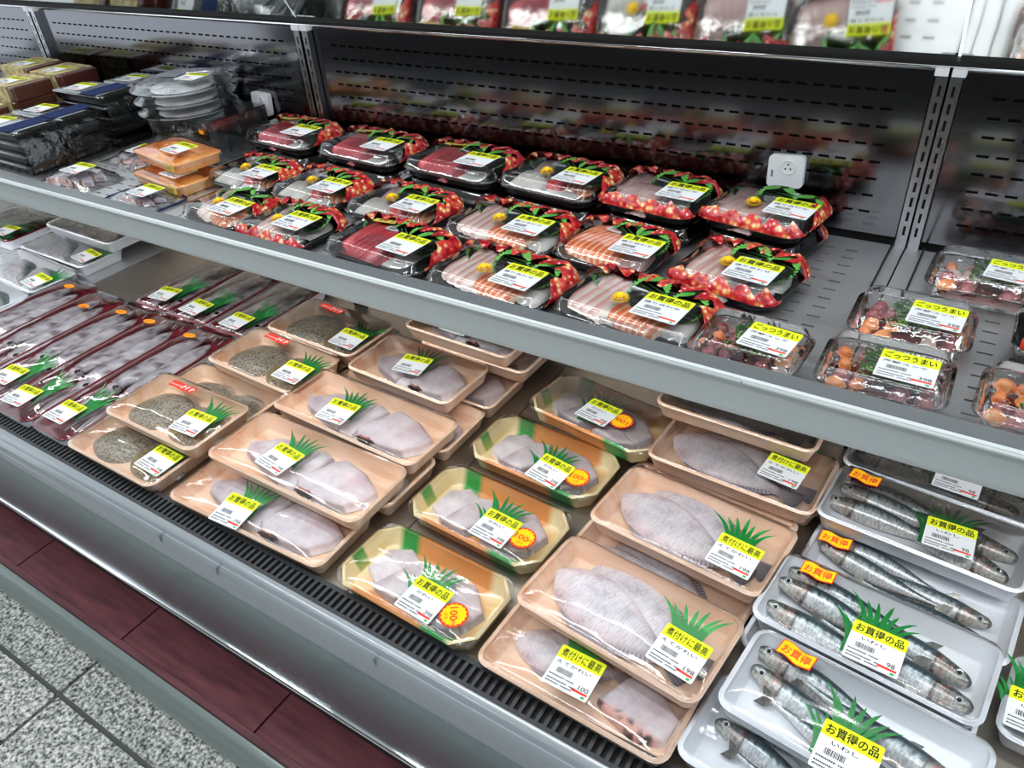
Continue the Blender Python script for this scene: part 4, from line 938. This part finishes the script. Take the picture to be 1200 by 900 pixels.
CH = [chunk('salmon_dice', '#EE7A34', '#F6A060', 1), chunk('salmon_dice', '#F08A3C', '#F8B070', 2, 1.15), chunk('tuna_dice', '#7A2A30', '#A8585E', 3, 1.1), chunk('tuna_dice', '#9A4048', '#BC7274', 4, 1.2), chunk('whitefish_dice', '#D8B8AC', '#E8D6CC', 5, 1.1)]
def tangle(name, m, n, r, rx, ry, seed, h=.012):
    rnd = random.Random(seed); mb = MB()
    for i in range(n):
        a = rnd.uniform(0, 6.28); cx, cy = rnd.uniform(-rx, rx), rnd.uniform(-ry, ry); R = rnd.uniform(.004, .011); ph = rnd.uniform(0, 6.28)
        mb.tube([(cx + R * math.cos(ph + s * .55), cy + R * .8 * math.sin(ph + s * .55), h * rnd.uniform(.5, 1) + .002 * math.sin(s)) for s in range(7)], r, 4)
    return mb.mesh(name, m, True)
SWD = [tangle('seaweed', 'seaweed', 60, .0013, .018, .024, s) for s in range(2)]
def torus(name, m, R, r):
    V = []; F = []; n, k = 12, 6
    for i in range(n):
        for j in range(k): a, b = i * 2 * math.pi / n, j * 2 * math.pi / k; V.append(((R + r * math.cos(b)) * math.cos(a), (R + r * math.cos(b)) * math.sin(a), r * 1.6 * math.sin(b)))
    for i in range(n):
        for j in range(k): F.append((i * k + j, ((i + 1) % n) * k + j, ((i + 1) % n) * k + (j + 1) % k, i * k + (j + 1) % k))
    return mk(name, V, F, m)
SCR = torus('scallion_ring', 'scallion', .0045, .0012)
def sesame_mesh(seed, rx, ry):
    rnd = random.Random(seed); mb = MB()
    for i in range(60):
        x, y, z, a = rnd.uniform(-rx, rx), rnd.uniform(-ry, ry), rnd.uniform(.0, .003), rnd.uniform(0, 3); c, s = math.cos(a) * .0012, math.sin(a) * .0012
        mb.add([(x - c, y - s, z), (x + s * .5, y - c * .5, z + .0004), (x + c, y + s, z), (x - s * .5, y + c * .5, z + .0004)], [(0, 1, 2, 3)])
    me = mb.mesh('sesame', 'sesame', True); return me
SES = [sesame_mesh(i, .025, .022) for i in range(2)]
TUB = {}
def tub(label, x, y, rz, w, d, lab, seed, h=.037, onion=False, head=True):
    t = thing('diced_fish_tub', label, 'fish tub', (x, y, ZS + .0005), rz, 'clear tubs of diced fish'); k = (w, d, h)
    if k not in TUB: TUB[k] = tub_meshes(*k)
    part('clear_tub', TUB[k][0], t); part('clear_lid', TUB[k][1], t); rnd = random.Random(seed)
    part('dressing', mound('dressing', rrect(w * .78, d * .72, .012, 3), .008, 'sauce', None, 32), t, (0, 0, .002))
    nx, ny = 5, 4
    for i in range(nx):
        for j in range(ny):
            if i == 2 and not onion: continue
            q = CH[rnd.choice((0, 1, 2, 3, 3, 4))]
            part(q.name.split('.')[0], q, t, ((i - 2) * w * .165 + rnd.uniform(-.003, .003), (j - 1.5) * d * .19 + rnd.uniform(-.003, .003), .008 + rnd.uniform(0, .006)), (rnd.uniform(-.4, .4), rnd.uniform(-.4, .4), rnd.uniform(0, 6)), 1.05)
    part('seaweed', SWD[seed % 2], t, (.004, .006, .0165))
    for i in range(4): part('scallion_ring', SCR, t, (rnd.uniform(-.012, .022), rnd.uniform(-.02, .024), .0265), (rnd.uniform(-.3, .3), rnd.uniform(-.3, .3), 0))
    s = part('sesame', SES[seed % 2], t, (-.012, -.008, .0262)); s['kind'] = 'stuff'
    if lab: price_label(t, (lab[0] - x, lab[1] - y, h + .0008), lab[2], 'ごっつうまい', '海鮮ユッケ', '398', .9)
tub('clear tub of diced fish with green onion, next to the sashimi packs', -.176, .692, -2, .112, .088, (-.155, .684, -4), 0)
tub('clear tub of diced salmon and tuna at the shelf edge in front', -.046, .702, 1, .116, .094, (-.027, .690, -2), 1)
tub('clear tub of diced fish behind the front middle tub', -.040, .812, 1, .116, .094, (-.018, .802, -4), 2)
tub('clear tub of seaweed and diced fish by the right back panel', .022, .950, -1, .128, .098, (.040, .937, -6), 3)
tub('clear tub with sliced scallion at the right edge of the picture', .092, .708, -2, .112, .094, None, 4, onion=True)
t = thing('black_sauce_tray', 'black plastic tray with green leaf and red cap, right edge', 'tray', (.112, .822, ZS + .0005), 0)
part('black_tray', tray_mesh('black_tray', .12, .10, .034, 'black_tray', .02, .012, True, .004, None, 1, 3), t); part('grass_divider', BAR[1], t, (.0, -.018, .012), (R_(-30), 0, 0)); 
V, F = loft([ring([(r * math.cos(k * math.pi / 8), r * math.sin(k * math.pi / 8)) for k in range(16)], z) for r, z in ((.008, .0), (.008, .008), (.0065, .012), (.003, .0135))], True, True); part('red_cap', mk('red_cap', V, F, 'red_print'), t, (-.045, -.040, .034))
part('clear_lid', film_mesh('clear_lid', .12, .10, .034, .008, .02, 0, m='clear_lid'), t)

# ---- left bay of the middle shelf
OT = tray_mesh('orange_tray', .165, .098, .020, 'orange_foam', .016, .008, False, .005); OFM = film_mesh('cling_film', .165, .098, .020, .007, .016, 1, wr=.002)
def c_tob(s, x, y, a): return mix(lin('#F29A3A'), lin('#F8C070'), .5 + nz(x * 60, y * 60, 3))
OCH = mound('salted_roe', [(-.05, -.02), (.04, -.026), (.058, 0), (.045, .026), (-.045, .026), (-.06, .004)], .019, 'salmon', c_tob, 40, 2.2); OBK = mound('roe_lobe', [(-.02, -.016), (.02, -.016), (.026, 0), (.02, .016), (-.02, .016), (-.026, 0)], .016, 'salmon', c_tob, 32, 2.2)
def orange(label, x, y, z, rz, lab, tilt=(0, 0)):
    t = thing('orange_roe_pack', label, 'roe pack', (x, y, z), rz, 'orange trays', tilt); part('orange_tray', OT, t); part('cling_film', OFM, t)
    part('salted_roe', OCH, t, (.012, -.002, .003)); part('roe_lobe', OBK, t, (-.050, .016, .006), (0, 0, R_(40)))
    for i in range(5): part('gold_stripe', GST, t, (.050 + i * .006, -.046, .014), (0, 0, 0))
    price_label(t, (lab[0], lab[1], .0285), lab[2], 'お買得の品', None, None, .9)
mb = MB(); mb.box(-.0012, .0012, -.0035, .0005, -.006, .006); GST = mb.mesh('gold_stripe', 'gold_foil')
orange('lower of the two orange trays beside the sashimi packs', -1.262, .796, ZS + .0005, -8, (.030, -.012, 2))
orange('upper of the two orange trays stacked beside the sashimi packs', -1.278, .818, ZS + .031, -10, (.022, -.004, 4))
# clear stand and domed lids
mb = MB(); mb.box(-.10, .10, -.07, -.067, 0, .075); mb.box(-.10, .10, .067, .07, 0, .075); mb.box(.097, .10, -.067, .067, 0, .075); mb.box(-.10, -.097, -.067, .067, 0, .075); mb.box(-.10, .10, -.07, .07, .075, .078)
st = part('acrylic_stand', mb.mesh('acrylic_stand', 'clear_bag'), None, (-1.365, .962, ZS + .0005), (0, 0, R_(-4))); tag(st, 'clear acrylic box stand carrying the round domed packs', 'stand')
op = plate('orange_price', .014, .007, .0008, .001, 'orange_print', 1); part('orange_price', op, st, (.085, -.0715, .062), (R_(90), 0, 0))
def dome_meshes():
    def C(r): return [(r * math.cos(k * math.pi / 20), r * math.sin(k * math.pi / 20)) for k in range(40)]
    b = loft([ring(C(.072), 0), ring(C(.080), .006), ring(C(.094), .007), ring(C(.095), .009)], True, False); l = loft([ring(C(.095), .0095), ring(C(.088), .0105), ring(C(.080), .017), ring(C(.068), .020), ring(C(.03), .021)], False, True)
    return mk('clear_dish', *b, 'clear_bag'), mk('clear_dome', *l, 'clear_bag')
DB, DL = dome_meshes(); FISHD = mound('white_fish_slices', [(.06 * math.cos(k * .5236), .06 * math.sin(k * .5236)) for k in range(12)], .010, 'flesh', lambda s, x, y, a: mix(lin('#EEF2F2'), lin('#BCC8CC'), .5 + nz(x * 40, y * 40, 2)), 40)
for i in range(3):
    t = thing('round_dome_pack', ('lowest', 'middle', 'topmost')[i] + ' round clear domed pack on the acrylic stand', 'dome pack', (-1.378 + .004 * i, .940 - .004 * i, ZS + .079 + .0225 * i), 10 * i, 'round domed packs')
    part('clear_dish', DB, t); part('clear_dome', DL, t); part('white_fish_slices', FISHD, t, (0, 0, .003))
    if i == 2:
        price_label(t, (.032, -.010, .0222), -14, 'お買得の品', None, None, .85); q = part('blue_card', plate('blue_card', .05, .035, .0006, .002, 'grey_ink', 1), t, (-.025, .01, .0221), (0, 0, R_(-8)))
# crumpled clear bags
def bag_mesh(w, d, h, seed):
    NX, NY = 20, 14; V = []; F = []
    for j in range(NY + 1):
        for i in range(NX + 1):
            u, v = -1 + 2 * i / NX, -1 + 2 * j / NY; e = (1 - u ** 4) * (1 - v ** 4)
            V.append((u * w / 2 + .006 * nz(u * 3, v * 3, seed), v * d / 2 + .006 * nz(u * 3 + 9, v * 3, seed), max(.0008, h * e * (.9 + .35 * nz(u * 4, v * 4, seed + 3)) + .004 * nz(u * 9, v * 9, seed))))
    for j in range(NY):
        for i in range(NX): a = j * (NX + 1) + i; F.append((a, a + 1, a + NX + 2, a + NX + 1))
    return mk('clear_bag', V, F, 'clear_bag')
def bagpack(label, x, y, rz, w, d, h, lab, seed, blue=False, n=3):
    t = thing('bagged_fish', label, 'fish bag', (x, y, ZS + .0006), rz, 'clear bags of fish'); part('clear_bag', bag_mesh(w, d, h, seed), t); rnd = random.Random(seed)
    for i in range(n): part('fish_piece', PC[4], t, (rnd.uniform(-.012, .012), (i - (n - 1) / 2) * d * .22, .001), (0, 0, R_(rnd.uniform(-20, 20))), (w * 7, d * 5.5, h * 45))
    if blue:
        mb = MB(); P = rrect(w * 1.02, d * 1.04, .02, 3)
        mb.tube([(a, b, .003) for a, b in P] + [(P[0][0], P[0][1], .003)], .0018, 5); part('blue_edge', mb.mesh('blue_edge', 'blue_print', True), t)
    price_label(t, (lab[0], lab[1], h + .006), lab[2], 'お買得の品', None, None, .85)
bagpack('crumpled clear bag of dark fish in front of the black trays', -1.455, .722, -6, .150, .10, .022, (.012, -.004, 8), 1)
bagpack('flat clear pack behind the orange trays with a small label', -1.440, .850, -4, .165, .11, .016, (.0, .0, 4), 2, False, 2)
bagpack('clear pack with dark blue edge next to the front sashimi pack', -1.245, .708, -5, .145, .085, .014, (.010, .002, 2), 3, True, 2)
# black trays in stacks, each tray a thing
BT = tray_mesh('black_tray', .185, .086, .017, 'black_tray', .012, .008, False, .004); BLd = mk('clear_lid', *loft([ring(rrect(.187, .088, .013), .0165), ring(rrect(.183, .084, .012), .0195), ring(rrect(.15, .06, .012), .0205)], False, True), 'clear_lid')
BSL = plate('printed_sleeve', .05, .0865, .0008, .001, 'blue_print', 1); BPR = plate('dark_fish', .165, .072, .012, .01, 'black_rubber', 3)
BFLAP = mk('film_flap', [(0, -.046, .02), (.018, -.046, -.01), (.024, -.046, -.05), (0, .046, .02), (.018, .046, -.01), (.024, .046, -.05)], [(0, 1, 4, 3), (1, 2, 5, 4)], 'clear_bag')
for si, (x, y, n, rz) in enumerate(((-1.660, .735, 4, -1), (-1.665, .825, 4, -1), (-1.650, .915, 5, -1), (-1.600, 1.003, 5, 0))):
    wh = ('nearest the shelf front', 'second from the shelf front', 'third from the shelf front', 'by the back panel')[si]
    for k in range(n):
        o_ = ('lowest', 'second', 'third', 'fourth', 'fifth')[k] if k < n - 1 else 'topmost'
        t = thing('black_tray_pack', f'{o_} black tray pack of the stack {wh}', 'tray pack', (x + .003 * ((k * 7 + si) % 3 - 1), y, ZS + .0005 + .0212 * k), rz, 'stacked black trays')
        part('black_tray', BT, t); part('clear_lid', BLd, t); part('dark_fish', BPR, t, (0, 0, .005))
        if k == n - 1:
            part('printed_sleeve', BSL, t, (.045, 0, .0206)); price_label(t, (-.035, -.006, .0208), 6, 'お買得の品', None, None, .9); part('film_flap', BFLAP, t, (.0935, 0, 0))
# kraft wrapped boxes
m = mat('kraft', '#B0A070', .6); f = noise_tex(m, coords(m), 60, 3); lk(m, ramp(m, f, [(.35, '#8E8050'), (.65, '#C9BC8C')]), bsdf(m).inputs['Base Color'])
mat('brown_side', '#4E2A1E', .35, coat=.4); mat('red_wrap', '#4E2420', .4, coat=.4)
KB = mk('box_body', *loft([ring(rrect(.125, .088, .006, 2), 0), ring(rrect(.125, .088, .006, 2), .026), ring(rrect(.12, .083, .006, 2), .028)], True, True), 'brown_side', None, False)
KBR = mk('box_body', [tuple(v.co) for v in KB.vertices], [tuple(p.vertices) for p in KB.polygons], 'red_wrap', None, False)
KS = mk('paper_sleeve', *loft([[(x * 1.008, y * 1.008, z) for x, y, z in ((-.0635, -.0445, -.0003), (-.0635, -.0445, .0285), (-.0635, .0445, .0285), (-.0635, .0445, -.0003))], [(x, y * 1.008, z) for x, y, z in ((.042, -.0445, -.0003), (.042, -.0445, .0290), (.042, .0445, .0290), (.042, .0445, -.0003))]], True, True), 'kraft', None, False)
for i, (x, y, n, red) in enumerate(((-1.845, .862, 4, 0), (-1.835, .965, 4, 1), (-1.995, .880, 3, 0), (-1.845, .757, 3, 0), (-1.985, .978, 4, 1))):
    wh = ('behind the black trays', 'against the back panel', 'at the far left', 'beside the front black trays', 'in the far back corner')[i]
    for k in range(n):
        o_ = ('lowest', 'second', 'third', 'fourth')[k] if k < n - 1 else 'topmost'
        t = thing('paper_sleeved_box', f'{o_} brown paper sleeved box of the pile {wh}', 'box', (x, y, ZS + .0005 + .0296 * k), -5 + 3 * (k % 2), 'paper sleeved boxes')
        part('box_body', KBR if red else KB, t); part('paper_sleeve', KS, t)
        if k == n - 1: price_label(t, (-.01, -.008, .0296), 5, 'お買得の品', None, None, .85)
# tags for helper data are not needed any more
for o in bpy.data.objects:
    for k in ('px', 'py'):
        if k in o: del o[k]
